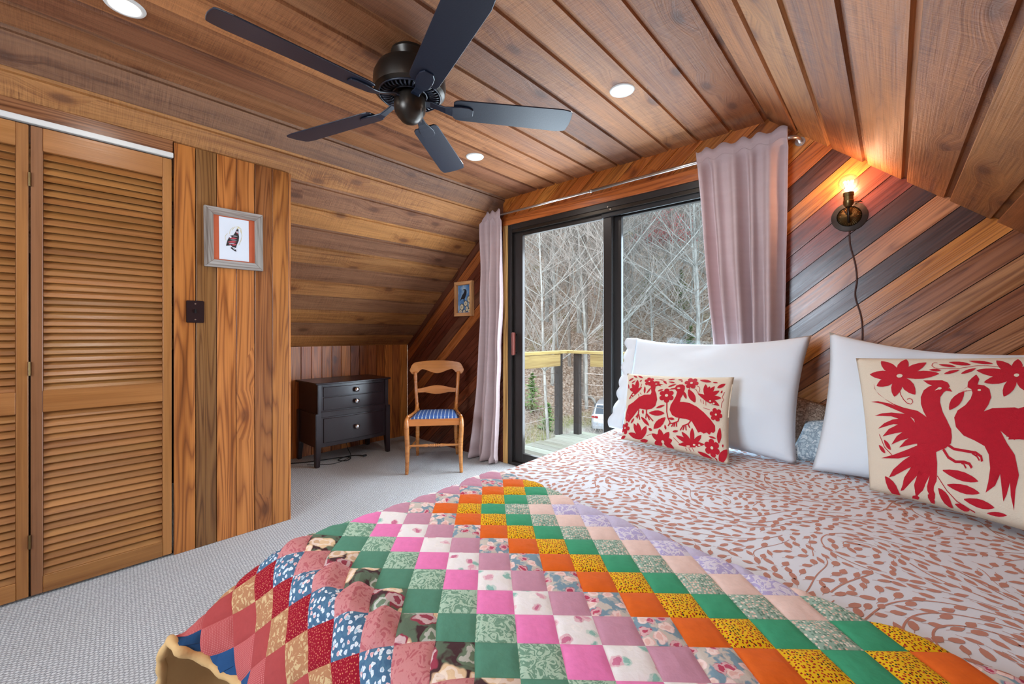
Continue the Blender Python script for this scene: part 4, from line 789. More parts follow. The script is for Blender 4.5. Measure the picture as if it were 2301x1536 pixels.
for _ in range(5):
    QS = {}
    for (c_, r_), v_ in QN.items():
        nb_ = [QN[k] for k in ((c_+1, r_), (c_-1, r_), (c_, r_+1), (c_, r_-1)) if k in QN]
        QS[(c_, r_)] = v_*.6+sum(nb_, Vector((0, 0, 0)))*(.4/len(nb_)) if len(nb_) == 4 and v_.z < .5995 else v_
    QN = QS
QNM = {k: qnorm(*k) for k in QN}
RQ = .0125
def qget(ci, ri):
    k = (ci, ri)
    if k in QN: return QN[k]
    for dx, dy in ((1, 0), (-1, 0), (0, 1), (0, -1), (1, 1), (-1, -1), (1, -1), (-1, 1)):
        a, b = (ci+dx, ri+dy), (ci+2*dx, ri+2*dy)
        if a in QN and b in QN: return 2*QN[a]-QN[b]
    return None
def crw(t): return (-.5*t+t*t-.5*t**3, 1-2.5*t*t+1.5*t**3, .5*t+2*t*t-1.5*t**3, -.5*t*t+.5*t**3)
QCACHE = {}
def qpoint(ci, ri, s, t, off):
    """ci,ri lower corner of a half cell; s,t in 0..1"""
    w = ((1-s)*(1-t), s*(1-t), (1-s)*t, s*t); K = ((ci, ri), (ci+1, ri), (ci, ri+1), (ci+1, ri+1))
    P = Vector((0, 0, 0)); Nn = Vector((0, 0, 0))
    for wi, k in zip(w, K):
        if k in QN: P += QN[k]*wi; Nn += QNM[k]*wi
    G = QCACHE.get((ci, ri))
    if G is None:
        G = [[qget(ci+i, ri+j) for i in (-1, 0, 1, 2)] for j in (-1, 0, 1, 2)]
        if any(x is None for R in G for x in R): G = 0
        QCACHE[(ci, ri)] = G
    if G:
        a, b = crw(s), crw(t); P = Vector((0, 0, 0))
        for j in range(4):
            for i in range(4): P += G[j][i]*(a[i]*b[j])
    Nn.normalize()
    c, r = (ci+s)/2, (ri+t)/2; d = flatY(c, r)-foldY(flatX(c, r))+.004*math.sin(c*2.1+r*2.1)
    if d > 0:                                   # top edge folded under
        P = P-Vector((0, d, 0)); a = min(PI, d/RQ); back = max(0, d-PI*RQ)
        out = Vector((0, math.sin(a), 0)); 
        P = P+out*RQ-Nn*RQ*(1-math.cos(a))-Vector((0, back, 0)); Nn = (Nn*math.cos(a)+Vector((0, math.sin(a), 0))).normalized()
    return P+Nn*off
# ---- fabrics
def fab(name, fn, rough=.9):
    m = NT(name, rough, .15); co = m.n('UVMap'); m.set('Base Color', fn(m, co)); m.bump(m.noise(co, 9, 3), .25, .004); return m.m
def solid(c): return lambda m, co: m.mix(m.noise(co, 6, 3), tuple(x*.9 for x in c[:3])+(1,), tuple(min(1, x*1.08) for x in c[:3])+(1,))
def dots(bg, cols, sc, rad=.3, rnd_=.8):
    def f(m, co):
        v = m.t.nodes.new('ShaderNodeTexVoronoi'); v.voronoi_dimensions = '2D'; m.t.links.new(co, v.inputs['Vector']); v.inputs['Scale'].default_value = sc; v.inputs['Randomness'].default_value = rnd_
        d = m.math('ADD', v.outputs['Distance'], m.math('MULTIPLY', m.math('SUBTRACT', m.noise(co, sc*2.2, 2), .5), .25))
        pick = m.ramp(m.n('SeparateXYZ', {0: v.outputs['Color']}), [(i/len(cols), c) for i, c in enumerate(cols)], 'CONSTANT')
        return m.mix(m.math('LESS_THAN', d, rad), bg, pick)
    return f
def floral(bg, bg2, cols, sc, rad=.42, petals=True, inner=None):
    def f(m, co):
        w = m.vadd(co, m.vmul(m.noise(co, sc*1.3, 2, out=1), .8/sc, .8/sc, 0))
        v = m.t.nodes.new('ShaderNodeTexVoronoi'); v.voronoi_dimensions = '2D'; m.t.links.new(w, v.inputs['Vector']); v.inputs['Scale'].default_value = sc
        pick = m.ramp(m.n('SeparateXYZ', {0: v.outputs['Color']}), [(i/len(cols), c) for i, c in enumerate(cols)], 'CONSTANT')
        ring = m.math('SINE', m.math('MULTIPLY', m.math('ADD', v.outputs['Distance'], m.math('MULTIPLY', m.noise(w, sc*3, 2), .5)), 15))
        inn = m.mix(m.rng(ring, .1, .5, 0, .75), pick, inner or m.mix(.55, pick, (1, .93, .88, 1)))
        bgc = m.mix(m.rng(m.noise(w, sc*1.1, 3), .47, .53, 0, 1), bg, bg2)
        return m.mix(m.rng(v.outputs['Distance'], rad, rad-.06, 0, 1), bgc, inn)
    return f
def scroll(bg, fg, sc, k=5.):
    def f(m, co):
        n_ = m.noise(co, sc, 3, .55, dist=.9); s_ = m.math('ABSOLUTE', m.math('SINE', m.math('MULTIPLY', n_, PI*k)))
        return m.mix(m.rng(s_, .55, .75, 0, 1), bg, fg)
    return f
S = srgb
FAB = {10: ('orange_cotton', solid(S(226, 104, 34))), 9: ('yellow_print', dots(S(234, 186, 28), [S(150, 40, 26), S(60, 52, 34), S(150, 40, 26), S(196, 60, 34)], 14, .30)), 8: ('green_cotton', solid(S(66, 158, 116))),
 7: ('sage_daisy_print', dots(S(152, 178, 160), [S(228, 222, 206), S(224, 196, 176), S(110, 140, 122)], 12, .36, 1)), 6: ('peach_cotton', solid(S(236, 206, 194))), 5: ('lavender_toile', scroll(S(224, 218, 230), S(184, 174, 214), 3.2, 4)), 4: ('lavender_cotton', solid(S(198, 190, 214))),
 11: ('blue_rose_print', floral(S(128, 156, 170), S(206, 196, 184), [S(196, 84, 110), S(232, 186, 176), S(186, 70, 96), S(236, 200, 190)], 2.6, .40)), 12: ('mauve_cotton', solid(S(202, 148, 168))), 13: ('white_floral', floral(S(242, 238, 236), S(240, 236, 232), [S(226, 170, 186), S(150, 198, 186), S(240, 236, 232), S(206, 120, 150)], 2.2, .33)),
 14: ('pink_cotton', solid(S(240, 132, 188))), 15: ('green_scroll_print', scroll(S(118, 156, 132), S(178, 206, 182), 3.6, 5)), 16: ('deep_green_cotton', solid(S(88, 142, 118))), 17: ('dark_rose_print', floral(S(74, 48, 50), S(96, 112, 92), [S(228, 196, 156), S(152, 62, 78), S(206, 170, 136), S(110, 128, 104)], 1.5, .48, inner=None)),
 18: ('dusty_rose_print', scroll(S(180, 100, 104), S(198, 130, 128), 5.0, 3)), 19: ('blue_blossom_print', floral(S(80, 114, 138), S(72, 104, 132), [S(206, 218, 222), S(198, 210, 220), S(216, 160, 158), S(150, 180, 196)], 6.0, .34)), 20: ('red_calico', dots(S(146, 20, 38), [S(206, 120, 90), S(196, 100, 90)], 13, .2)), 21: ('cream_paisley', scroll(S(204, 172, 126), S(174, 122, 86), 4.6, 3)),
 22: ('brick_cotton', solid(S(166, 70, 68))), 23: ('brick_check', dots(S(176, 80, 80), [S(200, 124, 118)], 20, .28, 0)), 24: ('navy_cotton', solid(S(40, 76, 118)))}
FM = {k: fab(v[0], v[1]) for k, v in FAB.items()}
quilt = empty('patchwork_quilt', (-.6, .8, .58), 0, 'multicoloured patchwork quilt folded back over the foot of the bed and hanging to the carpet', 'quilt')
QO = Vector(quilt.location)
def patch_geo(c, r, nsub, puff, q, uv):
    """c,r patch index; returns False when nothing of it exists"""
    got = 0
    for a in (0, 1):
        for b in (0, 1):
            ci, ri = 2*c+a, 2*r+b; K = [(ci, ri), (ci+1, ri), (ci, ri+1), (ci+1, ri+1)]; have = [k in QN for k in K]
            if sum(have) == 4:
                base = len(q.v)
                for j in range(nsub+1):
                    for i in range(nsub+1):
                        s, t = i/nsub, j/nsub; u, v = (a+s)/2, (b+t)/2
                        h = puff*(max(0, math.sin(PI*u))*max(0, math.sin(PI*v)))**.38
                        h += .0016*noise.noise(Vector((c*3.1+u*4, r*2.7+v*4, 0)))*min(1, h/puff*1.2) if puff else 0
                        q.v.append(tuple(qpoint(ci, ri, s, t, h)-QO)); uv.append((u+c*1.37, v+r*1.91))
                for j in range(nsub):
                    for i in range(nsub):
                        k = base+j*(nsub+1)+i; q.f.append((k, k+nsub+1, k+nsub+2, k+1))
                got += 2
            elif sum(have) == 3:
                idx = [i for i in range(4) if have[i]]; base = len(q.v)
                for i in idx:
                    s, t = i % 2, i//2; u, v = (a+s)/2, (b+t)/2; h = puff*(max(0, math.sin(PI*u))*max(0, math.sin(PI*v)))**.38
                    P = QN[K[i]]+QNM[K[i]]*h; 
                    cc, rr = K[i][0]/2, K[i][1]/2
                    if flatY(cc, rr) > foldY(flatX(cc, rr)): P = None
                    if P is None: break
                    q.v.append(tuple(P-QO)); uv.append((u+c*1.37, v+r*1.91))
                else:
                    e = [Vector(q.v[base+i]) for i in range(3)]; n_ = (e[1]-e[0]).cross(e[2]-e[0])
                    q.f.append((base, base+1, base+2) if n_.dot(QNM[K[idx[0]]]) > 0 else (base, base+2, base+1)); got += 1; continue
                del q.v[base:]; del uv[base:]
    return got
def emit(name, q, uv, mats, fm=None, smooth=True):
    me = mesh(name, q.v, q.f, smooth); ul = me.uv_layers.new(name='UVMap')
    for lp in me.loops: ul.data[lp.index].uv = uv[lp.vertex_index]
    for m in mats: me.materials.append(m)
    if fm: me.polygons.foreach_set('material_index', fm)
    o = bpy.data.objects.new(name, me); COL.objects.link(o); o.parent = quilt; return o
cells = sorted({(k[0]//2, k[1]//2) for k in QN})
vis = []; rest_ = []
for c, r in cells:
    X_, Y_ = flatX(c+.5, r+.5), flatY(c+.5, r+.5)
    m_ = abs(r-.5+.5-1+0)+abs(c-9) ; ring = abs(r-1)+abs(c-9)
    seen = X_ > -1.42 and X_ < .12 and Y_ < foldY(X_)+.045 and (X_*.66+Y_*-.75 < .0 or True)
    dpt = .6735*(-X_)+.739*Y_; rt = .739*X_+.6735*Y_
    px_ = 1150.5+939.4*rt/max(dpt, .05); py_ = 750.3+939.4*.55/max(dpt, .05)
    seen = seen and (py_ < 1640 or X_ < -.9) and px_ < 2380
    (vis if seen else rest_).append((c, r, ring))
print('quilt patches', len(vis), len(rest_))
def fmat(ring): return FM[max(4, min(24, ring))]
# one mesh object per patch; uv unit = one patch
for c, r, ring in vis[:300]:
    q = MB(); uv = []
    if patch_geo(c, r, 5, .0062, q, uv): emit('patch', q, uv, [fmat(ring)])
q = MB(); uv = []; mi = []; mats = [FM[k] for k in sorted(FM)]; ks = sorted(FM)
for c, r, ring in vis[300:]+rest_:
    n0 = len(q.f); patch_geo(c, r, 2, .005, q, uv); mi += [ks.index(max(4, min(24, ring)))]*(len(q.f)-n0)
o = emit('more_patches', q, uv, mats, mi); o['kind'] = 'stuff'
# backing cloth and rolled hem
q = MB(); uv = []
for c, r in cells:
    n0 = len(q.f)
    patch_geo(c, r, 1, 0, q, uv)
me = mesh('backing', q.v, q.f, True); bm = bmesh.new(); bm.from_mesh(me); bmesh.ops.remove_doubles(bm, verts=bm.verts, dist=1e-5); bm.normal_update()
for v in bm.verts: v.co -= v.normal*.006
bmesh.ops.reverse_faces(bm, faces=bm.faces); bm.to_mesh(me); bm.free()
link('backing', me, quilt, M_TAN)
def hem(pts):
    # quilted roll: the radius swells and pinches
    P = []
    for i in range(len(pts)-1):
        for k in range(6): P.append(pts[i].lerp(pts[i+1], k/6))
    P.append(pts[-1]); R = [.0105+.0018*math.sin(i*1.15)+.001*noise.noise(Vector((i*.3, 0, 0))) for i in range(len(P))]
    MB().tube([p-QO for p in P], R, 10).out('rolled_hem', M_TAN, quilt, smooth=True)
foot = []; side = []
for k in range(0, 97):
    # lattice keys are doubled: |r-1|+|c-9| = 24  ->  |ri-2|+|ci-18| = 48
    ci, ri = 18-48+k, 2+k
    if (ci, ri) in QN: foot.append(QN[(ci, ri)]-QNM[(ci, ri)]*.004)
    ri2 = 2-k
    if k and (18-48+k, ri2) in QN: side.append(QN[(18-48+k, ri2)]-QNM[(18-48+k, ri2)]*.004)
print('hem', len(foot), len(side))
if len(foot) > 3: hem(foot)
if len(side) > 3: hem(side[:-2])

# ================================================================== DRESSER
dz = empty('dresser', (XK+.018, 1.52, 0), 0, 'small dark espresso chest with three drawers and glass knobs under the sloped ceiling', 'dresser')
DW, DD = .70, .415      # along y, along x
B = lambda nm, x0, x1, y0, y1, z0, z1, par=dz, mat=M_DARKW, bev=.004: MB().box(((x0+x1)/2, (y0+y1)/2, (z0+z1)/2), (x1-x0, y1-y0, z1-z0)).out(nm, mat, par, bevel=bev, segs=2)
def bow(y, y0, y1, d): t = (y-y0)/(y1-y0)*2-1; return d*(1-t*t)
def bowed(name, xb, xf, y0, y1, z0, z1, d, par=dz, n=16, bev=.003, mat=M_DARKW):
    P = [(xb, y0), (xb, y1)]+[(xf+bow(y1+(y0-y1)*k/n, y0, y1, d), y1+(y0-y1)*k/n) for k in range(n+1)]
    return MB().prism(P, z0, z1).out(name, mat, par, bevel=bev, segs=1, angle=.6)
bowed('top', -.012, DD+.018, -.012, DW+.012, .712, .728, .018, bev=.004)
bowed('upper_case', 0, DD-.012, .012, DW-.012, .455, .712, .014)
bowed('lower_case', 0, DD-.008, .004, DW-.004, .165, .457, .014)
bowed('waist_rail', .01, DD+.0, .03, DW-.03, .425, .475, .017)
for z0, z1, dd in ((.602, .688, 0), (.484, .596, 0), (.202, .414, .006)):
    dr_ = bowed('drawer', DD-.02, DD-.002+dd, .062, DW-.062, z0, z1, .020)
    yc = DW/2; xk = DD+.020+dd; zk = (z0+z1)/2-.0
    k = MB().lathe([(0, .0), (.009, 0), (.008, .012), (.021, .016), (.024, .024), (.018, .033), (.009, .036), (0, .036)], 18, frameM((xk-.004, yc, zk), (0, 1, 0), (0, 0, 1))).out('knob', M_CHROME, dr_, smooth=True)
for y0 in (.0, DW-.052):
    yo = -.008 if y0 == 0 else .008
    B('upper_stile', DD-.03, DD+.002, y0+.012-(.004 if y0 else 0), y0+.045, .455, .712)
for xx, front in ((DD-.04, 1), (.0, 0)):
    for y0 in (-.008, DW-.040):
        zt = .46
        x0, x1, ya, yb = xx, xx+.05, y0, y0+.048
        q = MB(); sh = .012
        lo = [(x0+(0 if front else 0)+(sh if front else 0), ya+(0 if y0 < 0 else sh), 0), (x1-(0 if front else sh), ya+(0 if y0 < 0 else sh), 0), (x1-(0 if front else sh), yb-(sh if y0 < 0 else 0), 0), (x0+(sh if front else 0), yb-(sh if y0 < 0 else 0), 0)]
        mid_ = [(x0, ya, .17), (x1, ya, .17), (x1, yb, .17), (x0, yb, .17)]; hi = [(a, b, zt) for a, b, _ in mid_]
        q.add(lo+mid_+hi, [(3, 2, 1, 0), (8, 9, 10, 11)]+[(i+4*k, (i+1) % 4+4*k, (i+1) % 4+4*k+4, i+4*k+4) for k in (0, 1) for i in range(4)])
        q.out('leg', M_DARKW, dz, bevel=.004, segs=2)
# cables on the carpet under it
def cable(name, pts, r, label, mat=M_BLACKP, cat='cable'):
    P = [Vector(p) for p in pts]; out = []
    for i in range(len(P)-1):
        a, b, c, d = P[max(0, i-1)], P[i], P[i+1], P[min(len(P)-1, i+2)]
        for k in range(8):
            t = k/8; out.append(.5*((2*b)+(-a+c)*t+(2*a-5*b+4*c-d)*t*t+(-a+3*b-3*c+d)*t**3))
    out.append(P[-1]); o = MB().tube(out, r, 8).out(name, mat, None, smooth=True); return tag(o, label, cat), out
c1, _ = cable('power_cable', [(-4.02, 1.30, .006), (-3.90, 1.48, .006), (-3.84, 1.62, .006), (-3.80, 1.78, .006), (-3.74, 1.86, .006), (-3.68, 1.83, .006), (-3.66, 1.78, .006), (-3.72, 1.74, .008), (-3.78, 1.84, .006), (-3.74, 1.94, .006), (-3.67, 1.965, .010)], .0045, 'black power cord looped on the carpet under the dark chest')
MB().box((-3.665, 1.97, .013), (.02, .035, .016)).out('plug', M_BLACKP, c1, bevel=.003)
cable('thin_cable', [(-3.80, 1.5, .004), (-3.70, 1.60, .004), (-3.66, 1.68, .004), (-3.70, 1.80, .004), (-3.80, 1.90, .004), (-3.93, 1.93, .05), (-3.99, 1.94, .17)], .0028, 'thin black wire dropping from the back of the dark chest to the carpet')

# ================================================================== CHAIR
ch = empty('dining_chair', (-2.945, 2.243, 0), math.radians(-130.5), 'honey-coloured wooden chair with a shaped crest rail and a blue striped seat, beside the curtain', 'chair')
CC = srgb(184, 116, 58)
def cp(o): o.color = vary(rnd, CC, .06); return o
def swept(name, pts, rs, par=ch, n=12, mat=M_CHAIR, flat=None):
    P = [Vector(p) for p in pts]; out = []; R = []
    for i in range(len(P)-1):
        a, b, c, d = P[max(0, i-1)], P[i], P[i+1], P[min(len(P)-1, i+2)]
        for k in range(6):
            t = k/6; out.append(.5*((2*b)+(-a+c)*t+(2*a-5*b+4*c-d)*t*t+(-a+3*b-3*c+d)*t**3)); R.append(rs[i]+(rs[i+1]-rs[i])*t)
    out.append(P[-1]); R.append(rs[-1])
    return cp(MB().tube(out, R, n).out(name, mat, par, smooth=True))
for s in (-1, 1):
    swept('front_leg', [(s*.218, .150, .462), (s*.222, .195, .445), (s*.222, .208, .39), (s*.216, .200, .22), (s*.218, .192, .1), (s*.222, .190, .0)], [.012, .017, .021, .019, .016, .014])
    swept('rear_leg', [(s*.172, -.20, .47), (s*.172, -.20, .36), (s*.175, -.225, .22), (s*.182, -.29, .09), (s*.187, -.355, .0)], [.019, .019, .018, .016, .014])
    swept('side_rail', [(s*.216, .19, .425), (s*.196, .0, .425), (s*.175, -.20, .425)], [.022, .022, .022])
    swept('side_rail_top', [(s*.218, .17, .468), (s*.200, .02, .458), (s*.180, -.15, .462), (s*.176, -.21, .52)], [.012, .013, .015, .017])
    swept('back_post', [(s*.176, -.205, .47), (s*.182, -.20, .56), (s*.190, -.215, .68), (s*.197, -.245, .80)], [.018, .0155, .0155, .017])
    swept('side_stretcher', [(s*.214, .195, .20), (s*.185, -.26, .17)], [.009, .009])
cp(MB().box((0, .196, .424), (.415, .022, .055)).out('front_rail', M_CHAIR, ch, bevel=.004)); cp(MB().box((0, -.20, .43), (.33, .022, .05)).out('rear_rail', M_CHAIR, ch, bevel=.004))
def railpiece(name, half, top, bot, yb, bend, th=.020, n=28):
    q = MB(); V = []
    for k in range(n+1):
        x = -half+2*half*k/n; u = x/half; y = yb-bend*(1-u*u)
        for yy in (y-th/2, y+th/2): V += [(x, yy, bot(u)), (x, yy, top(u))]
    F = []
    for k in range(n):
        a = 4*k; b = a+4; F += [(a, b, b+1, a+1), (a+2, a+3, b+3, b+2), (a+1, b+1, b+3, a+3), (a, a+2, b+2, b)]
    F += [(0, 1, 3, 2), (4*n, 4*n+2, 4*n+3, 4*n+1)]
    return cp(q.add(V, F).out(name, M_CHAIR, ch, bevel=.004, segs=2, angle=.7))
def ctop(u): return .905-.028*abs(u)**2.2-.055*max(0, (abs(u)-.82)/.18)**2.2
def cbot(u):
    a = abs(u); return (.785+.040*(1-math.cos(min(1, a/.60)*PI))/2 if a < .60 else .825-.045*math.sin(min(1, (a-.60)/.20)*PI/2))+(.030*max(0, (a-.9)/.1)**2)
railpiece('crest_rail', .247, ctop, cbot, -.245, .035)
railpiece('middle_rail', .185, lambda u: .668+.014*math.cos(u*PI)-.004, lambda u: .607-.018*max(0, math.cos(u*PI*.9))+.008, -.212, .02, .016)
st = [(0, 0)]; prof = [(.007, -.205), (.009, -.17), (.010, -.10), (.014, -.055), (.008, -.042), (.013, -.036), (.013, -.030), (.008, -.026), (.013, -.020), (.013, -.014), (.008, -.010), (.013, -.005), (.013, .005), (.008, .010), (.013, .014), (.013, .020), (.008, .026), (.013, .030), (.013, .036), (.008, .042), (.014, .055), (.010, .10), (.009, .17), (.007, .205)]
cp(MB().lathe(prof, 14, frameM((0, .198, .235), (0, 1, 0), (0, 0, 1))).out('front_stretcher', M_CHAIR, ch, smooth=True))
sm = NT('blue_stripe_fabric', .85, .2); co = sm.n('TexCoord', out=3); sxx = sm.n('SeparateXYZ', {0: co}); syy = sm.n('SeparateXYZ', {0: co}, 1)
stp = sm.math('GREATER_THAN', sm.math('SINE', sm.math('MULTIPLY', sxx, 2*PI/.031)), .75); dsh = sm.math('GREATER_THAN', sm.math('SINE', sm.math('MULTIPLY', syy, 2*PI/.04)), .0)
sm.set('Base Color', sm.mix(stp, srgb(62, 92, 150), sm.mix(dsh, srgb(120, 150, 190), srgb(196, 204, 206)))); sm.bump(sm.noise(co, 300, 2), .2, .002)
q = MB(); V = []; F = []
NXs, NYs = 16, 14
for j in range(NYs+1):
    for i in range(NXs+1):
        u, v = i/NXs, j/NYs; hw = (.168+(.205-.168)*v); x = (2*u-1)*hw; y = -.19+.375*v
        e = min(1, 12*min(u, 1-u, v, 1-v)); V.append((x, y, .444+.022*e**.5+.012*math.sin(PI*u)*math.sin(PI*v)))
n_ = len(V); V += [(a, b, .44) for a, b, c in V]
for j in range(NYs):
    for i in range(NXs): a = j*(NXs+1)+i; F.append((a, a+1, a+NXs+2, a+NXs+1))
ed_ = [i for i in range(NXs+1)]+[j*(NXs+1)+NXs for j in range(1, NYs+1)]+[NYs*(NXs+1)+i for i in range(NXs-1, -1, -1)]+[j*(NXs+1) for j in range(NYs-1, 0, -1)]
for a, b in zip(ed_, ed_[1:]+ed_[:1]): F.append((a, b, b+n_, a+n_))
q.add(V, F).out('seat', sm.m, ch, smooth=True)

# ================================================================== PICTURES, SWITCH
def picture(name, M, Wd, Hh, fw, depth, mat, col, label, face):
    """M maps local x right, y up, z out of the wall; origin bottom left"""
    o = empty(name, (0, 0, 0), 0, label, 'picture'); o.matrix_world = M
    q45 = lambda L: [(0, 0), (L, 0), (L-fw, fw), (fw, fw)]
    for (ox, oy, ang, L) in ((0, 0, 0, Wd), (Wd, 0, 90, Hh), (Wd, Hh, 180, Wd), (0, Hh, 270, Hh)):
        R = Matrix.Translation((ox, oy, 0)) @ Matrix.Rotation(math.radians(ang), 4, 'Z')
        p = MB().prism(q45(L), 0, depth).out('frame_side', mat, o, bevel=.002, segs=1, M=R); p.color = vary(rnd, col, .08)
    MB().box((Wd/2, Hh/2, .004), (Wd-.01, Hh-.01, .006)).out('back_board', M_BACK, o)
    face(o, fw, Wd, Hh); return o
def flatpoly(name, par, polys, z, mat, th=.0012):
    q = MB()
    for P in polys: q.prism(P, z-th, z)
    return q.out(name, mat, par)
def fm(c, name, r=.7): return plain(name, c, r)
PAP, ORN, INK, PRED, YEL = fm(srgb(222, 228, 236), 'art_paper'), fm(srgb(206, 100, 62), 'orange_mat'), fm(srgb(30, 28, 32), 'print_black'), fm(srgb(178, 70, 84), 'print_red'), fm(srgb(214, 196, 120), 'print_yellow')
def face1(o, fw, Wd, Hh):
    flatpoly('mat_board', o, [[(fw-.004, fw-.004), (Wd-fw+.004, fw-.004), (Wd-fw+.004, Hh-fw+.004), (fw-.004, Hh-fw+.004)]], .010, ORN)
    x0, x1, y0, y1 = fw+.027, Wd-fw-.030, fw+.006, Hh-fw-.006
    flatpoly('print_sheet', o, [[(x0, y0), (x1, y0), (x1, y1), (x0, y1)]], .0125, PAP)
    s_ = (y1-y0)/.245; cx, cy = (x0+x1)/2, (y0+y1)/2
    T = lambda P: [(cx+x*s_, cy+y*s_) for x, y in P]
    bird = [[(-.042, -.042), (-.034, -.008), (-.022, .018), (-.004, .026), (.006, .045), (.014, .064), (.022, .062), (.020, .044), (.024, .020), (.022, -.004), (.012, -.030), (.008, -.048), (-.012, -.044), (-.018, -.036), (-.030, -.040)], [(-.020, -.052), (-.014, -.046), (.008, -.058), (.010, -.070), (.002, -.068), (-.008, -.062)]]
    red = [petal((-.034, -.020), (.012, -.012), .012), petal((-.026, .004), (.014, .008), .010), petal((-.012, -.034), (.010, -.026), .012), petal((.008, .052), (.018, .034), .006), petal((-.030, -.032), (-.014, -.030), .006)]
    wht = [ell(-.020, .012, .006, .005, 10), ell(.014, .046, .004, .004, 8), petal((-.028, -.027), (.002, -.024), .003), petal((-.020, -.004), (.012, -.003), .003), petal((-.010, .020), (.016, .021), .003), petal((-.008, -.054), (.006, -.060), .003)]
    flatpoly('bird_black', o, [T(P) for P in bird], .0132, INK, .0006); flatpoly('bird_red', o, [T(P) for P in red], .0138, PRED, .0006); flatpoly('bird_white', o, [T(P) for P in wht], .0144, PAP, .0006)
    yl = [stroke([(-.010, .052), (.000, .072), (.020, .080), (.034, .070), (.036, .046)], .0016), stroke([(-.024, .030), (-.020, .052), (-.006, .070)], .0012), stroke([(.030, .060), (.040, .030), (.034, .000), (.022, -.030)], .0012), stroke([(-.044, -.010), (-.046, .012), (-.034, .030)], .0012), stroke([(.014, .066), (.022, .074), (.026, .068)], .004)]
    flatpoly('bird_yellow', o, [T(P) for P in yl], .0132, YEL, .0006)
    MB().box((Wd/2, Hh/2, .018), (Wd-2*fw+.004, Hh-2*fw+.004, .0015)).out('pane', glass('picture_glass', (1, 1, 1, 1)), o)
XP = XC+.001
picture('framed_bird_print', Matrix.Translation((XP, .551, 1.518)) @ Matrix(((0, 0, 1, 0), (1, 0, 0, 0), (0, 1, 0, 0), (0, 0, 0, 1))) @ Matrix.Rotation(math.radians(.5), 4, 'Z'), .283, .330, .041, .022, M_FRAMEW, srgb(150, 142, 134), 'weathered grey frame with an orange mat and a small black and red bird print', face1)
def face2(o, fw, Wd, Hh):
    sky = NT('painted_sky', .5); c_ = sky.n('TexCoord', out=3); sky.set('Base Color', sky.ramp(sky.noise(c_, 12, 4), [(.3, srgb(70, 110, 158)), (.5, srgb(96, 140, 184)), (.66, srgb(168, 192, 206))]))
    a, b, c, d = fw-.003, Wd-fw+.003, fw-.003, Hh-fw+.003
    flatpoly('painting', o, [[(a, c), (b, c), (b, d), (a, d)]], .008, sky.m)
    w, h = Wd-2*fw, Hh-2*fw; T = lambda P: [(fw+x*w, fw+y*h) for x, y in P]
    crow = [(.14, .44), (.22, .52), (.30, .62), (.44, .72), (.50, .80), (.46, .825), (.38, .835), (.36, .815), (.42, .850), (.54, .855), (.64, .82), (.66, .74), (.64, .66), (.56, .56), (.50, .50), (.50, .42), (.44, .40), (.42, .49), (.30, .50), (.20, .46)]
    flatpoly('crow', o, [T(crow)], .0092, INK, .001)
    lg = [(.30, .21, .16, .13), (.59, .33, .15, .11), (.86, .48, .18, .13), (.92, .24, .14, .12), (.68, .14, .11, .11), (.86, .07, .11, .08), (.20, .05, .14, .07), (.48, .05, .12, .06)]
    BAR, END, RNG = fm(srgb(52, 48, 42), 'bark_paint'), fm(srgb(206, 196, 166), 'log_end_paint'), fm(srgb(150, 140, 112), 'log_ring_paint')
    cl_ = lambda P: [(min(.985, max(.015, x)), min(.985, max(.015, y))) for x, y in P]
    flatpoly('log_bark', o, [T(cl_(ell(*l))) for l in lg], .0092, BAR, .001); flatpoly('log_end', o, [T(cl_(ell(l[0], l[1], l[2]*.8, l[3]*.8))) for l in lg], .0100, END, .001); flatpoly('log_ring', o, [T(cl_(ell(l[0], l[1], l[2]*.25, l[3]*.25))) for l in lg], .0106, RNG, .001)
picture('crow_painting', Matrix.Translation((-3.228, YG-.002, 1.325)) @ Matrix(((1, 0, 0, 0), (0, 0, -1, 0), (0, 1, 0, 0), (0, 0, 0, 1))), .262, .338, .034, .034, M_FRAMEW, srgb(206, 152, 100), 'small wooden frame with a crow painted on stacked logs, next to the left curtain', face2)
sw = empty('light_switch', (XC+.001, .512, 1.27), 0, 'dark brown toggle switch plate on the planks beside the closet door', 'switch')
MB().box((.003, 0, 0), (.006, .078, .118)).out('plate', plain('dark_switch_plate', srgb(36, 22, 24), .3), sw, bevel=.0025)
MB().box((.008, 0, .003), (.012, .010, .02)).out('toggle', M_BLACKP, sw, bevel=.002)
for z in (-.042, .042): MB().tube([(.005, 0, z), (.0075, 0, z)], .004, 10).out('screw', M_STEEL, sw)

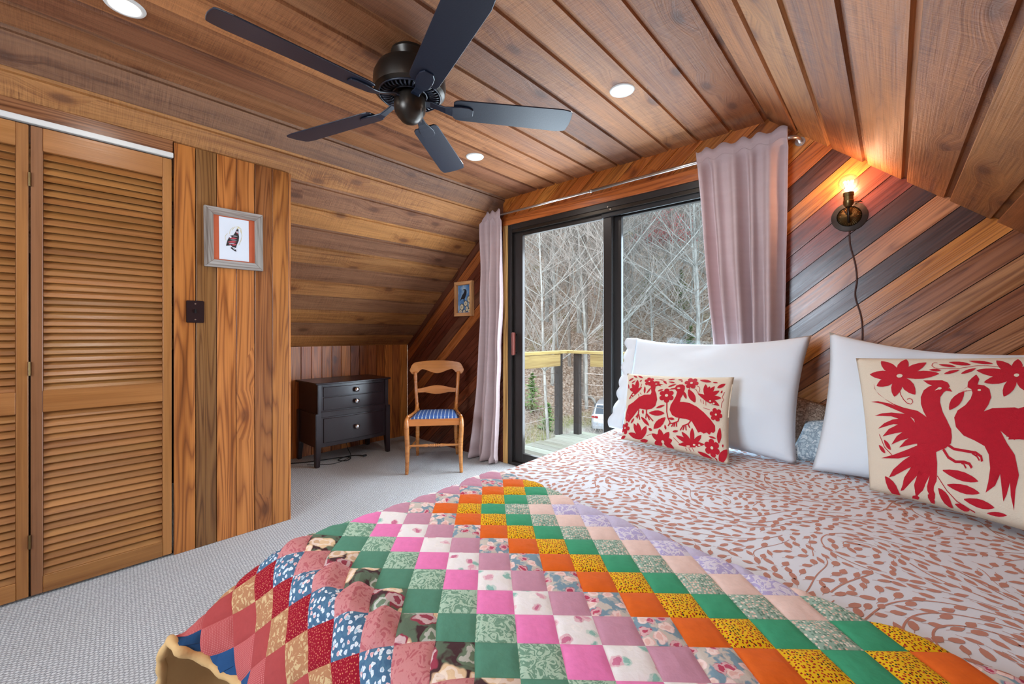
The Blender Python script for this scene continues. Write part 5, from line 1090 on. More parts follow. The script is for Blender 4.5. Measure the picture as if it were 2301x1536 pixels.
# ================================================================== CURTAINS
cu = NT('mauve_linen', .9, .15); co = cu.n('TexCoord', out=3)
wv = cu.noise(cu.vmul(co, 120, 120, 900), 1, 2); cu.set('Base Color', cu.mix(cu.noise(cu.vmul(co, 3, 3, 30), 1, 2), srgb(212, 190, 190), srgb(228, 208, 208)))
cu.bump(cu.math('ADD', wv, cu.noise(co, 14, 3)), .25, .004)
tl_ = cu.n('BsdfTranslucent', {'Color': srgb(200, 172, 170)}); mx_ = cu.n('MixShader', {0: .28, 1: cu.b.outputs[0], 2: tl_}); cu.t.links.new(mx_, cu.out.inputs[0])
def curtain(label, xl, xr, ztop, zbot, nf, seed, y0=2.625, amp=.032, flare=0.):
    r = random.Random(seed); ph = [r.uniform(0, 6) for _ in range(4)]; NU, NV = nf*16, 70
    V = []
    for j in range(NV+1):
        t = j/NV; z = ztop+(zbot-ztop)*t; a, b = xl(z), xr(z)
        for i in range(NU+1):
            s = i/NU; s2 = s+.018*math.sin(2*PI*s*2+ph[0]+t)
            x = a+(b-a)*s2; k = 2*PI*nf*s
            d = math.sin(k+ph[1]+.7*math.sin(3*t+ph[2])*t)+.42*math.sin(k*.53+ph[3]+2*t)+.22*math.sin(k*2+ph[2]+t)
            am = amp*(.55+.5*min(1, t*3)+flare*max(0, t-.8)*4); pin = .5+.5*math.sin(k+ph[1])
            y = y0+d*am*(1 if z < ztop-.075 else .75)-.014*noise.noise(Vector((s*6, t*7, seed)))
            if ztop-.072 < z < ztop-.030: y = y0+d*am*.7
            zz = z+(.012*math.sin(k+ph[1])*(1-t)**8)
            if z > ztop-.085: y = min(y, y0-.019)
            if t > .985 and flare: y -= .02*math.sin(k*.7)
            V.append((x, min(y, YG-.035), max(zz, .012)))
    F = [(j*(NU+1)+i, j*(NU+1)+i+1, (j+1)*(NU+1)+i+1, (j+1)*(NU+1)+i) for j in range(NV) for i in range(NU)]
    root = empty('curtain', (V[0][0], y0, 0), 0, label, 'curtain'); O_ = Vector(root.location)
    o = MB().add([Vector(v)-O_ for v in V], F).out('drape', cu.m, root, smooth=True); m = o.modifiers.new('thick', 'SOLIDIFY'); m.thickness = .0022
    # stitched pocket and hem lines
    for row in (int(.075/(ztop-zbot)*NV+.5),):
        P = [Vector(V[row*(NU+1)+i])-O_+Vector((0, -.0028, 0)) for i in range(NU+1)]
        MB().tube(P, .0016, 5).out('seam', cu.m, root, smooth=True)
    return root
ip = lambda z, zs, xs: float(np.interp(-z, [-q for q in zs], xs))
curtain('mauve linen curtain bunched at the right end of the rod beside the bare bulb lamp', lambda z: ip(z, [2.24, 2.0, 1.55, 1.07, 0.], [-.885, -.862, -.827, -.782, -.74]), lambda z: ip(z, [2.24, 1.55, 1.07, 0.], [-.418, -.428, -.436, -.44]), 2.245, .02, 5, 3)
curtain('mauve linen curtain left of the sliding door, reaching the carpet beside the chair', lambda z: ip(z, [2.24, 1.8, 1.35, .7, .25, 0.], [-2.80, -2.775, -2.765, -2.80, -2.86, -2.90]), lambda z: ip(z, [2.24, 1.35, .4, 0.], [-2.525, -2.53, -2.56, -2.575]), 2.232, .012, 4, 11, flare=.5, y0=2.635)
rod = empty('curtain_rod', (-2.9, 2.625, 2.19), 0, 'brushed metal curtain rod across the top of the sliding door', 'curtain rod'); RO = Vector(rod.location)
RL = lambda P: [Vector(p)-RO for p in P]
MB().tube(RL([(-2.86, 2.625, 2.190), (-1.60, 2.625, 2.186)]), .0085, 14).out('pole', M_STEEL, rod, smooth=True)
MB().tube(RL([(-1.62, 2.625, 2.186), (-.43, 2.625, 2.19)]), .0105, 14).out('pole', M_STEEL, rod, smooth=True)
MB().tube(RL([(-1.625, 2.625, 2.186), (-1.612, 2.625, 2.186)]), .0125, 14).out('joint_ring', M_STEEL, rod, smooth=True)
for x0, x1 in ((-.43, -.375), (-2.86, -2.92)):
    sg = 1 if x1 > x0 else -1
    P = [(x0, 2.625, 2.19)]+[(x0+sg*(.02+.04*math.sin(a)), 2.665-.04*math.cos(a), 2.19-.0*a) for a in [PI/2*k/6 for k in range(7)]]+[(x0+sg*.06, YG-.002, 2.188)]
    MB().tube(RL(P), .0105, 12).out('elbow', M_STEEL, rod, smooth=True)
    MB().tube(RL([(x0+sg*.06, YG-.008, 2.188), (x0+sg*.06, YG-.001, 2.188)]), .024, 20).out('flange', M_STEEL, rod, smooth=False)

# ================================================================== WALL LAMP
lp = empty('wall_lamp', (-.163, YG, 1.744), 0, 'bare globe bulb wall lamp on a round bronze and brass plate', 'lamp')
MF = Matrix(((1, 0, 0, 0), (0, 0, -1, 0), (0, 1, 0, 0), (0, 0, 0, 1)))     # local z -> -y
MB().lathe([(0, 0), (.072, 0), (.074, .004), (.072, .010), (.052, .012), (.050, .016)], 48, MF).out('back_plate', plain('dark_pewter', srgb(96, 92, 88), .35, metal=.6), lp, smooth=True, merge=True)
q = MB(); NR = 36
V = [(0, 0, .030)]
for k in range(NR*2):
    a = PI*k/NR; e = .0035 if k % 2 else 0
    for r_, z in ((.018, .029), (.034, .024), (.046, .016), (.050, .010)): V.append((r_*math.cos(a), r_*math.sin(a), z-e*(r_/.05)))
F = [(0, 1+4*k, 1+4*((k+1) % (2*NR))) for k in range(2*NR)]+[(1+4*k+i, 2+4*k+i, 2+4*((k+1) % (2*NR))+i, 1+4*((k+1) % (2*NR))+i) for k in range(2*NR) for i in range(3)]
q.add([MF @ Vector(v) for v in V], F).out('fluted_cup', M_BRASS, lp)
for x in (-.036, .036): MB().lathe([(.0, .0), (.005, 0), (.004, .005), (0, .007)], 12, Matrix.Translation((x, -.018, 0)) @ MF).out('screw', M_BRASS, lp, smooth=True)
MB().tube([(0, -.02, -.03), (0, -.045, -.032), (0, -.062, -.018), (0, -.065, .01), (0, -.065, .045)], .0055, 10).out('arm', M_FANM, lp, smooth=True)
MB().tube([(-.006, -.065, -.0), (-.02, -.05, .03), (.0, -.03, .062), (.03, -.012, .070), (.05, -.006, .066)], .0022, 6).out('wire', M_BLACKP, lp, smooth=True)
MB().lathe([(0, .038), (.014, .038), (.021, .050), (.022, .066), (.020, .068), (.020, .088), (.022, .090), (.022, .106), (.0185, .106)], 28, Matrix.Translation((0, -.065, 0))).out('socket', M_BRASS, lp, smooth=True, merge=True, angle=.6)
RB = .042; bz = .155
prof = [(.014, .104), (.016, .110)]+[(RB*math.sin(a), bz-RB*math.cos(a)) for a in [math.radians(28+k*(152/16)) for k in range(17)]]
bulbm = NT('bulb_glass'); bulbm.t.nodes.remove(bulbm.b); fr = bulbm.n('Fresnel', {'IOR': 1.4}); lw_ = bulbm.n('LayerWeight', {'Blend': .35}, 1)
bmx = bulbm.n('MixShader', {0: bulbm.math('MULTIPLY', bulbm.math('MINIMUM', bulbm.math('ADD', fr, bulbm.math('MULTIPLY', lw_, .45)), .8), bulbm.math('SUBTRACT', 1.0, bulbm.math('MULTIPLY', bulbm.n('NewGeometry', {}, 6), .88))), 1: bulbm.n('BsdfTransparent', {0: (.97, .90, .94, 1)}), 2: bulbm.n('BsdfGlossy', {'Color': (1, .84, .94, 1), 'Roughness': .25})}); bulbm.t.links.new(bmx, bulbm.out.inputs[0])
bl_ = MB().lathe(prof, 32, Matrix.Translation((0, -.065, 0))).out('bulb', bulbm.m, lp, smooth=True, merge=True)
def emis(name, col, s):
    m = NT(name); m.t.nodes.remove(m.b); m.t.links.new(m.n('Emission', {'Color': col, 'Strength': s}), m.out.inputs[0]); return m.m
fl_ = MB()
for k in range(10):
    a = 2*PI*k/10; fl_.tube([(.008*math.cos(a), -.065+.008*math.sin(a), .128), (.020*math.cos(a+.3), -.065+.020*math.sin(a+.3), .162), (.010*math.cos(a+.6), -.065+.010*math.sin(a+.6), .158)], .0008, 5)
fl_.out('filament', emis('filament_glow', (1, .78, .58, 1), 26), bl_)
MB().tube([(0, -.065, .105), (0, -.065, .135)], .0035, 8).out('filament_stem', emis('stem_glow', (1, .8, .6, 1), 5), bl_)
pd = bpy.data.lights.new('bulb_light', 'POINT'); pd.energy = 4.5; pd.color = (1.0, .62, .34); pd.shadow_soft_size = .03
po = bpy.data.objects.new('bulb_light', pd); po.parent = lp; po.location = (0, -.065, .155); COL.objects.link(po)
cable('lamp_cord', [(-.163, YG-.006, 1.672), (-.160, YG-.007, 1.60), (-.140, YG-.008, 1.50), (-.134, YG-.008, 1.42), (-.140, YG-.008, 1.34), (-.118, YG-.010, 1.24), (-.112, YG-.010, 1.15), (-.116, YG-.012, 1.06), (-.11, YG-.012, .8), (-.12, YG-.012, .4), (-.13, YG-.012, .1)], .0032, 'brown lamp cord running down the planks from the round wall lamp', plain('brown_cord', srgb(74, 46, 38), .6), 'cord')

# ================================================================== RECESSED LIGHTS
glow = emis('led_lens', (1, .98, .94, 1), 14)
lx_ = [((-.987, 1.889), 'round recessed ceiling light nearest the right curtain'), ((-2.095, 1.925), 'round recessed ceiling light beyond the fan, above the left curtain'), ((-2.079, .176), 'round recessed ceiling light over the closet doors'), ((-.987, .176), 'round recessed ceiling light over the foot of the bed')]
for (x, y), lab in lx_:
    r = empty('recessed_light', (x, y, ZC), 0, lab, 'ceiling light', 'recessed lights in the flat ceiling')
    MB().lathe([(.044, -.0005), (.046, -.006), (.058, -.005), (.061, .0), (.061, .004)], 40).out('trim_ring', M_WHITE, r, smooth=True)
    MB().lathe([(0, -.004), (.030, -.0035), (.0445, -.001)], 40).out('lens', glow, r, smooth=True)
    d = bpy.data.lights.new('led', 'AREA'); d.shape = 'DISK'; d.size = .085; d.energy = 4.0; d.color = (1, .97, .92); d.spread = math.radians(165)
    l = bpy.data.objects.new('led', d); l.parent = r; l.location = (0, 0, -.010); COL.objects.link(l)

# ================================================================== CEILING FAN
fan = empty('ceiling_fan', (-1.53, 1.03, 0), 0, 'black five-blade ceiling fan with a bronze motor housing', 'ceiling fan')
Zt = Matrix.Translation
MB().lathe([(0, ZC-.001), (.078, ZC-.001), (.080, ZC-.012), (.066, ZC-.038), (.050, ZC-.045), (.050, 2.285), (0, 2.285)], 40).out('canopy', M_FANM, fan, smooth=True, merge=True, angle=.6)
MB().lathe([(0, 2.298), (.055, 2.298), (.105, 2.290), (.135, 2.272), (.150, 2.240), (.152, 2.205), (.147, 2.180), (.138, 2.176), (.132, 2.170), (.10, 2.176), (.068, 2.186), (0, 2.19)], 56).out('motor_housing', M_FANM, fan, smooth=True, merge=True, angle=.5)
q = MB()
for k in range(40):
    a = 2*PI*k/40; R = Matrix.Rotation(a, 4, 'Z')
    q.tube([R @ Vector((.074, 0, 2.180)), R @ Vector((.088, 0, 2.168)), R @ Vector((.108, 0, 2.164)), R @ Vector((.124, .004, 2.170))], .0042, 6)
q.out('vent_ribs', M_FANB, fan, smooth=True)
for rr, zz in ((.128, 2.168), (.070, 2.172)): MB().tube([(rr*math.cos(2*PI*k/48), rr*math.sin(2*PI*k/48), zz) for k in range(48)], .004, 8, closed=True).out('vent_ring', M_FANB, fan, smooth=True)
MB().lathe([(0, 2.19), (.048, 2.19), (.048, 2.160), (.066, 2.156), (.067, 2.120), (.064, 2.100), (.052, 2.080), (.046, 2.074), (.034, 2.060), (.018, 2.052), (0, 2.050)], 44).out('hub_cap', M_FANM, fan, smooth=True, merge=True, angle=.5)
MB().tube([(.060, .012, 2.130), (.062, .013, 2.10), (.062, .013, 2.04)], .0014, 5).out('pull_chain', M_STEEL, fan)
def blade(ang):
    L0, L1 = .185, .712; P = [(L0, -.046), (L0+.012, -.056), (L0+.03, -.060), (L1-.05, -.070), (L1-.012, -.064)]+[(L1-.002+.006*math.sin(PI*t), -.056+.112*t) for t in (0, .25, .5, .75, 1)]+[(L1-.012, .064), (L1-.05, .070), (L0+.03, .060), (L0+.012, .056), (L0, .046)]
    R = Matrix.Rotation(math.radians(ang), 4, 'Z') @ Zt((0, 0, 2.128)) @ Matrix.Rotation(math.radians(-12), 4, 'X')
    b = MB().prism(P, -.003, .003).out('blade', M_FANB, fan, bevel=.0015, segs=1, M=R)
    # blade iron: sweeps from the hub to a rounded plate below the blade
    q = MB(); S_ = [(.045, .020, .018), (.085, .017, .018), (.120, .016, .006), (.150, .019, -.004), (.180, .028, -.008), (.215, .033, -.0075), (.250, .030, -.0065), (.270, .018, -.006)]
    V = []
    for x, w, z in S_:
        V += [(x, -w, z-.004), (x, w, z-.004), (x, w, z+.003), (x, -w, z+.003)]
    F = [(0, 1, 2, 3), tuple(4*(len(S_)-1)+i for i in (3, 2, 1, 0))]
    for k in range(len(S_)-1):
        for i in range(4): F.append((4*k+i, 4*k+4+i, 4*k+4+(i+1) % 4, 4*k+(i+1) % 4))
    q.add(V, F).out('blade_iron', M_FANB, b, bevel=.002, segs=1)
for k in range(5): blade(-91+72*k)

# ================================================================== DECK
dk = empty('deck', (-1.5, 3.6, -.1), 0, 'grey weathered board deck outside the sliding door', 'deck'); DO = Vector(dk.location)
yv = YG+.16
i = 0
while yv < 4.52:
    x0 = -3.05-.03*math.sin(i*2.3)-(.06 if i == 5 else 0)
    board('deck_board', dk, Matrix.Translation(Vector((x0, yv+.136, -.1))-DO) @ Matrix(((1, 0, 0, 0), (0, -1, 0, 0), (0, 0, 1, 0), (0, 0, 0, 1))) if False else frameM(Vector((x0, yv, -.1))-DO, (1, 0, 0), (0, 1, 0)), 5.2, .136, .035, M_DECK, vary(rnd, srgb(150, 154, 142), .12), .003)
    yv += .143; i += 1
for x in (-2.95, -1.6, -.2, 1.2): MB().box(Vector((x, (YG+4.5)/2+.08, -.22))-DO, (.04, 1.75, .16)).out('joist', M_BACK, dk)
rl = empty('deck_railing', (-3.0, 4.4, -.1), 0, 'deck railing with yellow pine top rail, dark posts and wire cables', 'railing'); RO2 = Vector(rl.location)
XR0, YR0 = -3.10, 4.44
M_PINE = M_DECK; PC = srgb(196, 172, 112)
dp = lambda v: Vector(v)-RO2
for nm, M, L, w, t in (('top_rail', frameM(dp((XR0-.07, YG+.18, .935)), (0, 1, 0), (-1, 0, 0)) if False else frameM(dp((XR0-.07, YG+.18, .935)), (0, 1, 0), (1, 0, 0), (0, 0, 1)), YR0-YG-.18+.07, .14, .036),):
    pass
def rb(name, c, d, col, mat=M_DECK):
    q = MB(); L = max(d); ax = d.index(L)
    if ax == 0: M = frameM(dp(c), (1, 0, 0), (0, 1, 0)); dd = (d[0], d[1], d[2])
    elif ax == 1: M = frameM(dp(c), (0, 1, 0), (-1, 0, 0)); dd = (d[1], d[0], d[2])
    else: M = frameM(dp(c), (0, 0, 1), (1, 0, 0)); dd = (d[2], d[0], d[1])
    o = q.box((0, 0, 0), dd).out(name, mat, rl, bevel=.003, segs=1, M=M); o.color = vary(rnd, col, .05); return o
rb('top_rail', (XR0, (YG+.18+YR0)/2, .925), (.14, YR0-YG-.18+.14, .034), PC)
rb('top_rail', ((XR0+1.9)/2+.07, YR0, .925), (1.9-XR0-.0, .14, .034), PC)
rb('fascia', (XR0+.045, (YG+.2+YR0)/2-.09, .83), (.036, YR0-YG-.45, .145), (PC[0]*.85, PC[1]*.85, PC[2]*.8, 1))
rb('fascia', ((XR0+1.9)/2+.18, YR0-.045, .83), (1.9-XR0-.42, .036, .145), (PC[0]*.85, PC[1]*.85, PC[2]*.8, 1))
DKP = srgb(62, 58, 56)
for x, y in ((XR0+.0, YR0-.17), (XR0+.17, YR0), (XR0, YG+.30), (-1.4, YR0), (.2, YR0), (1.75, YR0)): rb('post', (x, y, .40), (.075, .075, 1.02), DKP)
for k in range(5):
    z = .665-.135*k
    for s_ in (-.0,):
        MB().tube([dp((XR0, YG+.30, z)), dp((XR0, YR0-.17, z))], .0035, 6).out('cable', M_STEEL, rl)
        MB().tube([dp((XR0+.17, YR0, z)), dp((1.75, YR0, z))], .0035, 6).out('cable', M_STEEL, rl)

# ================================================================== OUTDOORS
ND = Vector((-.50, .866, 0))
def hgt(x, y):
    d = x*ND.x+y*ND.y+max(0, x)*.35
    b = -4.1
    t = max(0, d-22.3)
    k = min(1, t/5); h = b+(.60*t)*(k*k*(3-2*k)*.4+.6)*1.0
    h += .5*noise.noise(Vector((x*.11, y*.11, 0)))*min(1, t/4)+.12*noise.noise(Vector((x*.6, y*.6, 4)))*min(1, t/3)
    h += 2.2*noise.noise(Vector((x*.03, y*.03, 9)))*min(1, t/18)
    # bank on the left comes closer to the house
    lft = max(0, min(1, (-x-.62*y-1.0)/7)); h += lft*2.2*min(1, max(0, d-14)/8)
    return h
gm = NT('leaf_litter', .95, .1); co = gm.n('TexCoord', out=3)
n1_ = gm.noise(co, 9, 4, .7); n2_ = gm.noise(co, .35, 3, .6); vv = gm.t.nodes.new('ShaderNodeTexVoronoi'); gm.t.links.new(co, vv.inputs['Vector']); vv.inputs['Scale'].default_value = 9
lf = gm.ramp(gm.n('SeparateXYZ', {0: vv.outputs['Color']}), [(0, srgb(128, 106, 90)), (.3, srgb(166, 144, 126)), (.6, srgb(200, 184, 168)), (1, srgb(144, 120, 102))])
lf = gm.mix(gm.rng(n1_, .35, .6, .7, 0), lf, srgb(84, 72, 58)); lf = gm.mix(gm.rng(n2_, .56, .7, 0, .5), lf, srgb(112, 122, 76))
sp = gm.n('SeparateXYZ', {0: co}, 2); grv = gm.ramp(gm.noise(co, 22, 3), [(.3, srgb(150, 148, 142)), (.7, srgb(190, 188, 182))])
gr = gm.ramp(gm.noise(co, 16, 3), [(.3, srgb(92, 110, 58)), (.7, srgb(146, 160, 96))])
low = gm.rng(gm.math('ADD', sp, gm.math('MULTIPLY', gm.math('SUBTRACT', gm.noise(co, .8, 3), .5), .5)), -3.95, -3.75, 1, 0)
band = gm.rng(gm.math('ADD', sp, gm.math('MULTIPLY', gm.math('SUBTRACT', gm.noise(co, 1.2, 3), .5), .8)), -3.85, -3.3, 1, 0)
gm.set('Base Color', gm.mix(low, gm.mix(gm.math('MULTIPLY', band, .8), lf, gr), grv)); gm.bump(gm.math('ADD', n1_, vv.outputs['Distance']), .9, .06)
V = []; F = []; NX, NY = 130, 120
for j in range(NY+1):
    for i in range(NX+1):
        x = -110+150*(i/NX); y = 5.2+115*(j/NY)**1.6
        V.append((x, y, hgt(x, y)))
F = [(j*(NX+1)+i, j*(NX+1)+i+1, (j+1)*(NX+1)+i+1, (j+1)*(NX+1)+i) for j in range(NY) for i in range(NX)]
gd = MB().add(V, F).out('ground', gm.m, None, smooth=True); gd['kind'] = 'structure'
def bark(name, a, b): 
    m = NT(name, .95, .1); c = m.n('TexCoord', out=3); oi = m.t.nodes.new('ShaderNodeObjectInfo')
    v = m.noise(m.vmul(c, 6, 6, 1.5), 1, 4, .65); m.set('Base Color', m.mix(1.0, m.ramp(v, [(.3, a), (.62, b)]), m.ramp(oi.outputs['Random'], [(0, g(.75)), (1, g(1.15))]), 'MULTIPLY')); m.bump(v, .4, .03); return m.m
BK1 = bark('pale_bark', srgb(120, 118, 112), srgb(190, 190, 184)); BK2 = bark('dark_bark', srgb(92, 86, 80), srgb(142, 136, 128)); BK3 = bark('white_bark', srgb(126, 126, 122), srgb(184, 184, 178))
TW = plain('twig_grey', srgb(148, 141, 134), .9); 
def tree_mesh(seed, H, r0, kink=.25, first=.35, nb=16, lean=0., twigs=5):
    r = random.Random(seed); q = MB(); tw = MB()
    def grow(p, d, L, rad, depth, seg):
        pts = [p]; rs = [rad]; dd = d.copy()
        for k in range(seg):
            dd = (dd+Vector((r.uniform(-1, 1), r.uniform(-1, 1), r.uniform(-.4, .8)))*kink*(.35 if depth == 0 else 1)*.5).normalized()
            if depth == 0: dd = (dd*.7+Vector((lean, 0, 1))*.3).normalized()
            p = p+dd*L/seg; pts.append(p); rs.append(rad*(1-.82*(k+1)/seg)+.004)
        (q if depth < 2 else tw).tube(pts, rs, (8, 5, 3, 3)[depth], caps=False)
        return pts, rs, dd
    tp, tr2, _ = grow(Vector((0, 0, -.3)), Vector((lean, 0, 1)).normalized(), H, r0, 0, 11)
    for b in range(nb):
        t = first+(1-first)*(b+r.random())/nb; k = min(len(tp)-2, int(t*(len(tp)-1))); a = r.uniform(0, 2*PI); up = r.uniform(.35, 1.1)
        d = Vector((math.cos(a), math.sin(a), up)).normalized(); L = H*(.42*(1-t)+.12)*r.uniform(.7, 1.2)
        bp, bs, _ = grow(tp[k], d, L, tr2[k]*.42, 1, 5)
        for m_ in range(6):
            kk = r.randrange(1, len(bp)); a2 = r.uniform(0, 2*PI); d2 = (d+Vector((math.cos(a2), math.sin(a2), r.uniform(-.1, .8)))*.9).normalized()
            sp_, ss, _ = grow(bp[kk], d2, L*.45*r.uniform(.6, 1.2), max(.010, bs[kk]*.5), 2, 4)
            for z in range(twigs):
                k3 = r.randrange(1, len(sp_)); a3 = r.uniform(0, 2*PI); d3 = (d2+Vector((math.cos(a3), math.sin(a3), r.uniform(-.2, .7)))*.9).normalized()
                grow(sp_[k3], d3, L*.25*r.uniform(.5, 1.2), .0065, 3, 2)
    return q, tw
PROT = []
for i, (H, r0, nb, first, bk, lean) in enumerate(((15, .10, 28, .28, BK1, .03), (17, .13, 30, .40, BK2, -.02), (13, .075, 26, .22, BK3, .06), (19, .16, 32, .36, BK1, .0), (10, .05, 22, .18, BK2, -.08), (16, .09, 30, .25, BK3, .02))):
    a, b = tree_mesh(100+i, H, r0, .3, first, nb, lean)
    PROT.append((mesh('trunk', a.v, a.f, True), mesh('twigs', b.v, b.f, False), bk))
tr_r = random.Random(5); ntree = 0
kinds = ['bare grey-barked tree on the leafy hillside', 'bare dark-barked tree on the leafy hillside', 'slender pale-barked bare tree on the hillside', 'tall stout grey-barked bare tree on the hillside', 'thin leaning dark sapling on the hillside', 'pale tall bare tree with fine twigs on the hillside']
def place(k, x, y, sc, rz, label=None, tilt=0., group='bare trees beyond the deck'):
    global ntree
    tm, wm, bk = PROT[k]; t = empty('bare_tree', (x, y, hgt(x, y)), rz, label or kinds[k], 'tree', group if label is None else None); t.scale = (sc,)*3; t.rotation_euler = (tilt, 0, rz)
    link('trunk', tm, t, bk); o = link('twigs', wm, t, TW); ntree += 1; return t
def at(px_, t):    # a point seen through the door opening, t metres along the camera's axis
    u = (px_-1150.5)/939.4; return (-.6735+.739*u)*t, (.739+.6735*u)*t
for px_, t, k, sc, lab in ((1232, 19.5, 5, .80, 'slim pale tree rising just behind the left deck rail'), (1318, 24, 0, 1.05, 'stout pale tree forking above the deck rail corner'), (1280, 27, 1, .9, 'grey tree with twisting branches behind the deck corner posts'), (1415, 23, 4, 1.3, 'dark crooked tree seen through the right glass panel near the frame'), (1468, 25, 2, .9, 'straight thin pale tree in the middle of the right glass panel'), (1568, 21, 3, .85, 'large lichen-grey tree seen at the right curtain edge')):
    x, y = at(px_, t); place(k, x, y, sc, tr_r.uniform(0, 6), lab)
spots = []
for n_ in range(4000):
    t = 22+78*tr_r.random()**1.15; px_ = tr_r.uniform(1000, 1800)
    x, y = at(px_, t); dmin = 1.2+t*.022
    if t < 30 and tr_r.random() < .6: continue
    if t < 42 and 1395 < px_ < 1575 and tr_r.random() < .93: continue
    if all((x-a)**2+(y-b)**2 > dmin**2 for a, b in spots): spots.append((x, y))
    if len(spots) >= 222: break
for x, y in spots: place(tr_r.choice([0, 1, 2, 3, 5, 5, 2, 0, 4]), x, y, tr_r.uniform(.8, 1.25), tr_r.uniform(0, 6.28), tilt=tr_r.uniform(-.06, .06))
for n_ in range(64):
    lft_ = n_ % 4 == 0; px_ = tr_r.uniform(500, 1000) if lft_ else tr_r.uniform(1800, 3300); t = tr_r.uniform(20, 55) if lft_ else tr_r.uniform(24, 60)/math.hypot(1, (px_-1150)/939)*.95
    x, y = at(px_, t)
    if x*ND.x+y*ND.y+max(0, x)*.35 < 22.5: continue
    place(tr_r.choice([0, 1, 2, 3]), x, y, tr_r.uniform(.8, 1.2), tr_r.uniform(0, 6.28))
# flowering red maple
q = MB(); r = random.Random(9)
M_REDB = plain('red_buds', srgb(214, 110, 110), .8)
x, y = at(1492, 31); rt_ = place(5, x, y, .85, 1.0, 'bare tree with a haze of red buds high on the hillside')
for n_ in range(4500):
    a, e, ra = r.uniform(0, 2*PI), r.uniform(-.2, 1.4), r.random()**.5*2.9; c = Vector((math.cos(a)*ra*math.cos(e), math.sin(a)*ra*math.cos(e), 6.6+2.6*math.sin(e)*r.random()))
    s_ = r.uniform(.045, .09); v1 = Vector((r.uniform(-1, 1), r.uniform(-1, 1), r.uniform(-1, 1))).normalized()*s_; v2 = v1.orthogonal()
    q.add([c-v1, c+v2, c+v1, c-v2], [(0, 1, 2, 3)])
o = q.out('red_buds', M_REDB, rt_); o['kind'] = 'stuff'
# young evergreens
M_NEED = plain('hemlock_green', srgb(128, 164, 98), .9, var=.3, vscale=6)
def evergreen(px_, t, H, lab, sd_):
    x, y = at(px_, t); r = random.Random(sd_); root = empty('young_evergreen', (x, y, hgt(x, y)-.1), 0, lab, 'evergreen')
    MB().tube([(0, 0, 0), (0, 0, H)], [.05, .01], 6).out('trunk', BK2, root); q = MB()
    for k in range(int(70*H)):
        z = r.uniform(.08, 1)*H; R = (H-z)*.36+.12; a = r.uniform(0, 2*PI); L = R*r.uniform(.6, 1.1); d = Vector((math.cos(a), math.sin(a), r.uniform(-.15, .25)))
        for m_ in range(10):
            p = Vector((0, 0, z))+d*L*(m_+1)/10; s_ = Vector((-math.sin(a), math.cos(a), r.uniform(-.4, .4)))*.13*r.uniform(.5, 1)*(1.2-m_/10); e = d*.045
            q.add([p-e, p+s_, p+e, p-s_], [(0, 1, 2, 3)])
    o = q.out('foliage', M_NEED, root); o['kind'] = 'stuff'
evergreen(1530, 31, 3.2, 'young evergreen on the slope in the middle of the right glass panel', 1)
evergreen(1455, 33, 2.8, 'young evergreen behind the thin pale tree, left of the other one', 2)
evergreen(1552, 27.5, 1.4, 'low evergreen bush below the young evergreens', 3)
evergreen(1232, 21, 1.5, 'green bush on the bank seen below the left deck rail', 4)
evergreen(1196, 23, 2.2, 'green bush at the far left of the glass, below the deck rail', 6)
# fallen trunks
def logt(p0, t0, p1, t1, r_, lab, up=.12):
    a, b = at(p0, t0), at(p1, t1); P = []
    for k in range(9):
        x, y = a[0]+(b[0]-a[0])*k/8, a[1]+(b[1]-a[1])*k/8; P.append((x, y, hgt(x, y)+up+.15*math.sin(k)))
    tag(MB().tube(P, [r_*(1-.08*k) for k in range(9)], 8).out('fallen_log', BK3, None, smooth=True), lab, 'log')
logt(1340, 24, 1300, 25.5, .09, 'pale fallen log on the slope right of the deck corner')
logt(1520, 27, 1562, 30, .10, 'long pale fallen log on the slope in the right glass panel'); logt(1500, 34, 1545, 38, .14, 'fallen trunk beside the young evergreens'); logt(1560, 24, 1600, 27, .08, 'pale fallen branch at the foot of the lichen-grey tree')
# brush: thin shoots, nobody could count them
q = MB(); r = random.Random(17)
for n_ in range(5000):
    t = 17+45*r.random()**1.2; x, y = at(r.uniform(1100, 1680), t); p = Vector((x, y, hgt(x, y))); d = Vector((r.uniform(-.6, .6), r.uniform(-.6, .6), 1)).normalized(); L = r.uniform(.4, 1.8)
    q.tube([p, p+d*L*.5, p+d*L+Vector((r.uniform(-.3, .3), r.uniform(-.3, .3), 0))], [.008, .006, .003], 3, caps=False)
o = q.out('brushwood', TW, None); tag(o, 'tangle of thin bare shoots covering the slope', 'brush', kind='stuff')

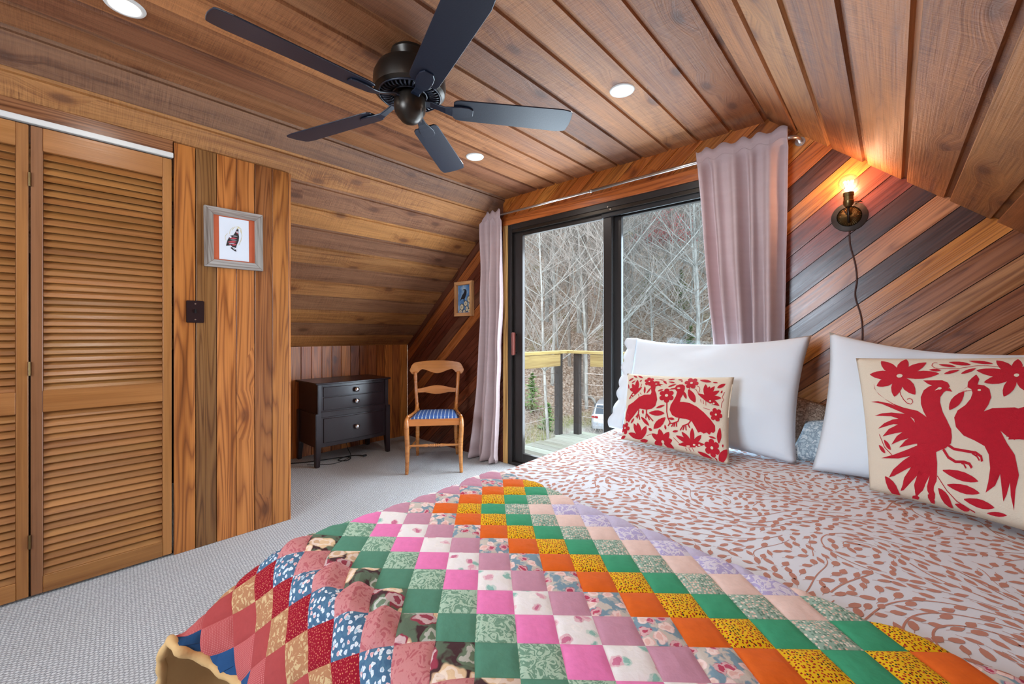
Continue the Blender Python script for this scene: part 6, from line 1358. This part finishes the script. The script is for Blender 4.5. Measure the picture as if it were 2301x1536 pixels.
# ================================================================== CAR
cx_, cy_ = at(1367, 21.6); car = empty('car', (cx_, cy_, -4.09), math.radians(113), 'silver car parked on the gravel below the deck, only its rear corner showing', 'car')
M_CAR = plain('silver_paint', srgb(186, 194, 202), .25, metal=.5); M_CG = plain('car_glass', srgb(60, 74, 86), .08); M_TYRE = plain('tyre_rubber', srgb(34, 34, 34), .8); M_TL = plain('tail_lamp_red', srgb(150, 34, 40), .25)
def carsec(x, wb, zb, zs, wr, zr): return [(x, -wb, zb), (x, wb, zb), (x, wb*1.02, zs*.6+zb*.4), (x, wb, zs), (x, wr, zr), (x, -wr, zr), (x, -wb, zs), (x, -wb*1.02, zs*.6+zb*.4)]
SS = [(0, .80, .34, .80, .76, .84), (.12, .88, .28, .98, .74, 1.02), (.5, .90, .26, 1.02, .70, 1.52), (1.2, .91, .24, 1.02, .68, 1.62), (2.4, .91, .24, 1.0, .68, 1.60), (3.2, .90, .24, .98, .78, 1.06), (4.2, .87, .26, .88, .70, .92), (4.5, .78, .34, .70, .62, .74)]
V = [p for s_ in SS for p in carsec(*s_)]; F = [tuple(range(8))[::-1], tuple(8*(len(SS)-1)+i for i in range(8))]+[(8*k+i, 8*k+(i+1) % 8, 8*k+8+(i+1) % 8, 8*k+8+i) for k in range(len(SS)-1) for i in range(8)]
MB().add(V, F).out('body', M_CAR, car, bevel=.03, segs=2, angle=.6)
MB().add([(.17, -.70, 1.06), (.17, .70, 1.06), (.47, .64, 1.46), (.47, -.64, 1.46), (.14, -.70, 1.06), (.14, .70, 1.06), (.44, .64, 1.47), (.44, -.64, 1.47)], [(4, 5, 6, 7)[::-1], (0, 1, 5, 4), (2, 3, 7, 6)]).out('rear_window', M_CG, car)
for s_ in (-1, 1):
    MB().box((1.9, s_*.80, 1.26), (2.1, .06, .34)).out('side_window', M_CG, car, bevel=.02)
    MB().box((.07, s_*.70, .90), (.16, .34, .12)).out('tail_light', M_TL, car, bevel=.02); MB().box((.02, s_*.62, .50), (.08, .30, .06)).out('reflector', M_TL, car, bevel=.01)
    for x in (.85, 3.6): MB().lathe([(0, -.1), (.2, -.1), (.31, -.09), (.335, -.05), (.335, .05), (.31, .09), (.2, .1), (0, .1)], 24, Matrix.Translation((x, s_*.82, .335)) @ Matrix.Rotation(PI/2, 4, 'X')).out('wheel', M_TYRE, car, smooth=True)
MB().box((-.0, 0, .42), (.16, 1.62, .22)).out('bumper', M_CAR, car, bevel=.04)
# string of eave lights reflected above the right pane hangs outside the head
print('trees', ntree, 'objects', len(bpy.data.objects), 'tris', sum(len(p.vertices)-2 for me in bpy.data.meshes for p in me.polygons))
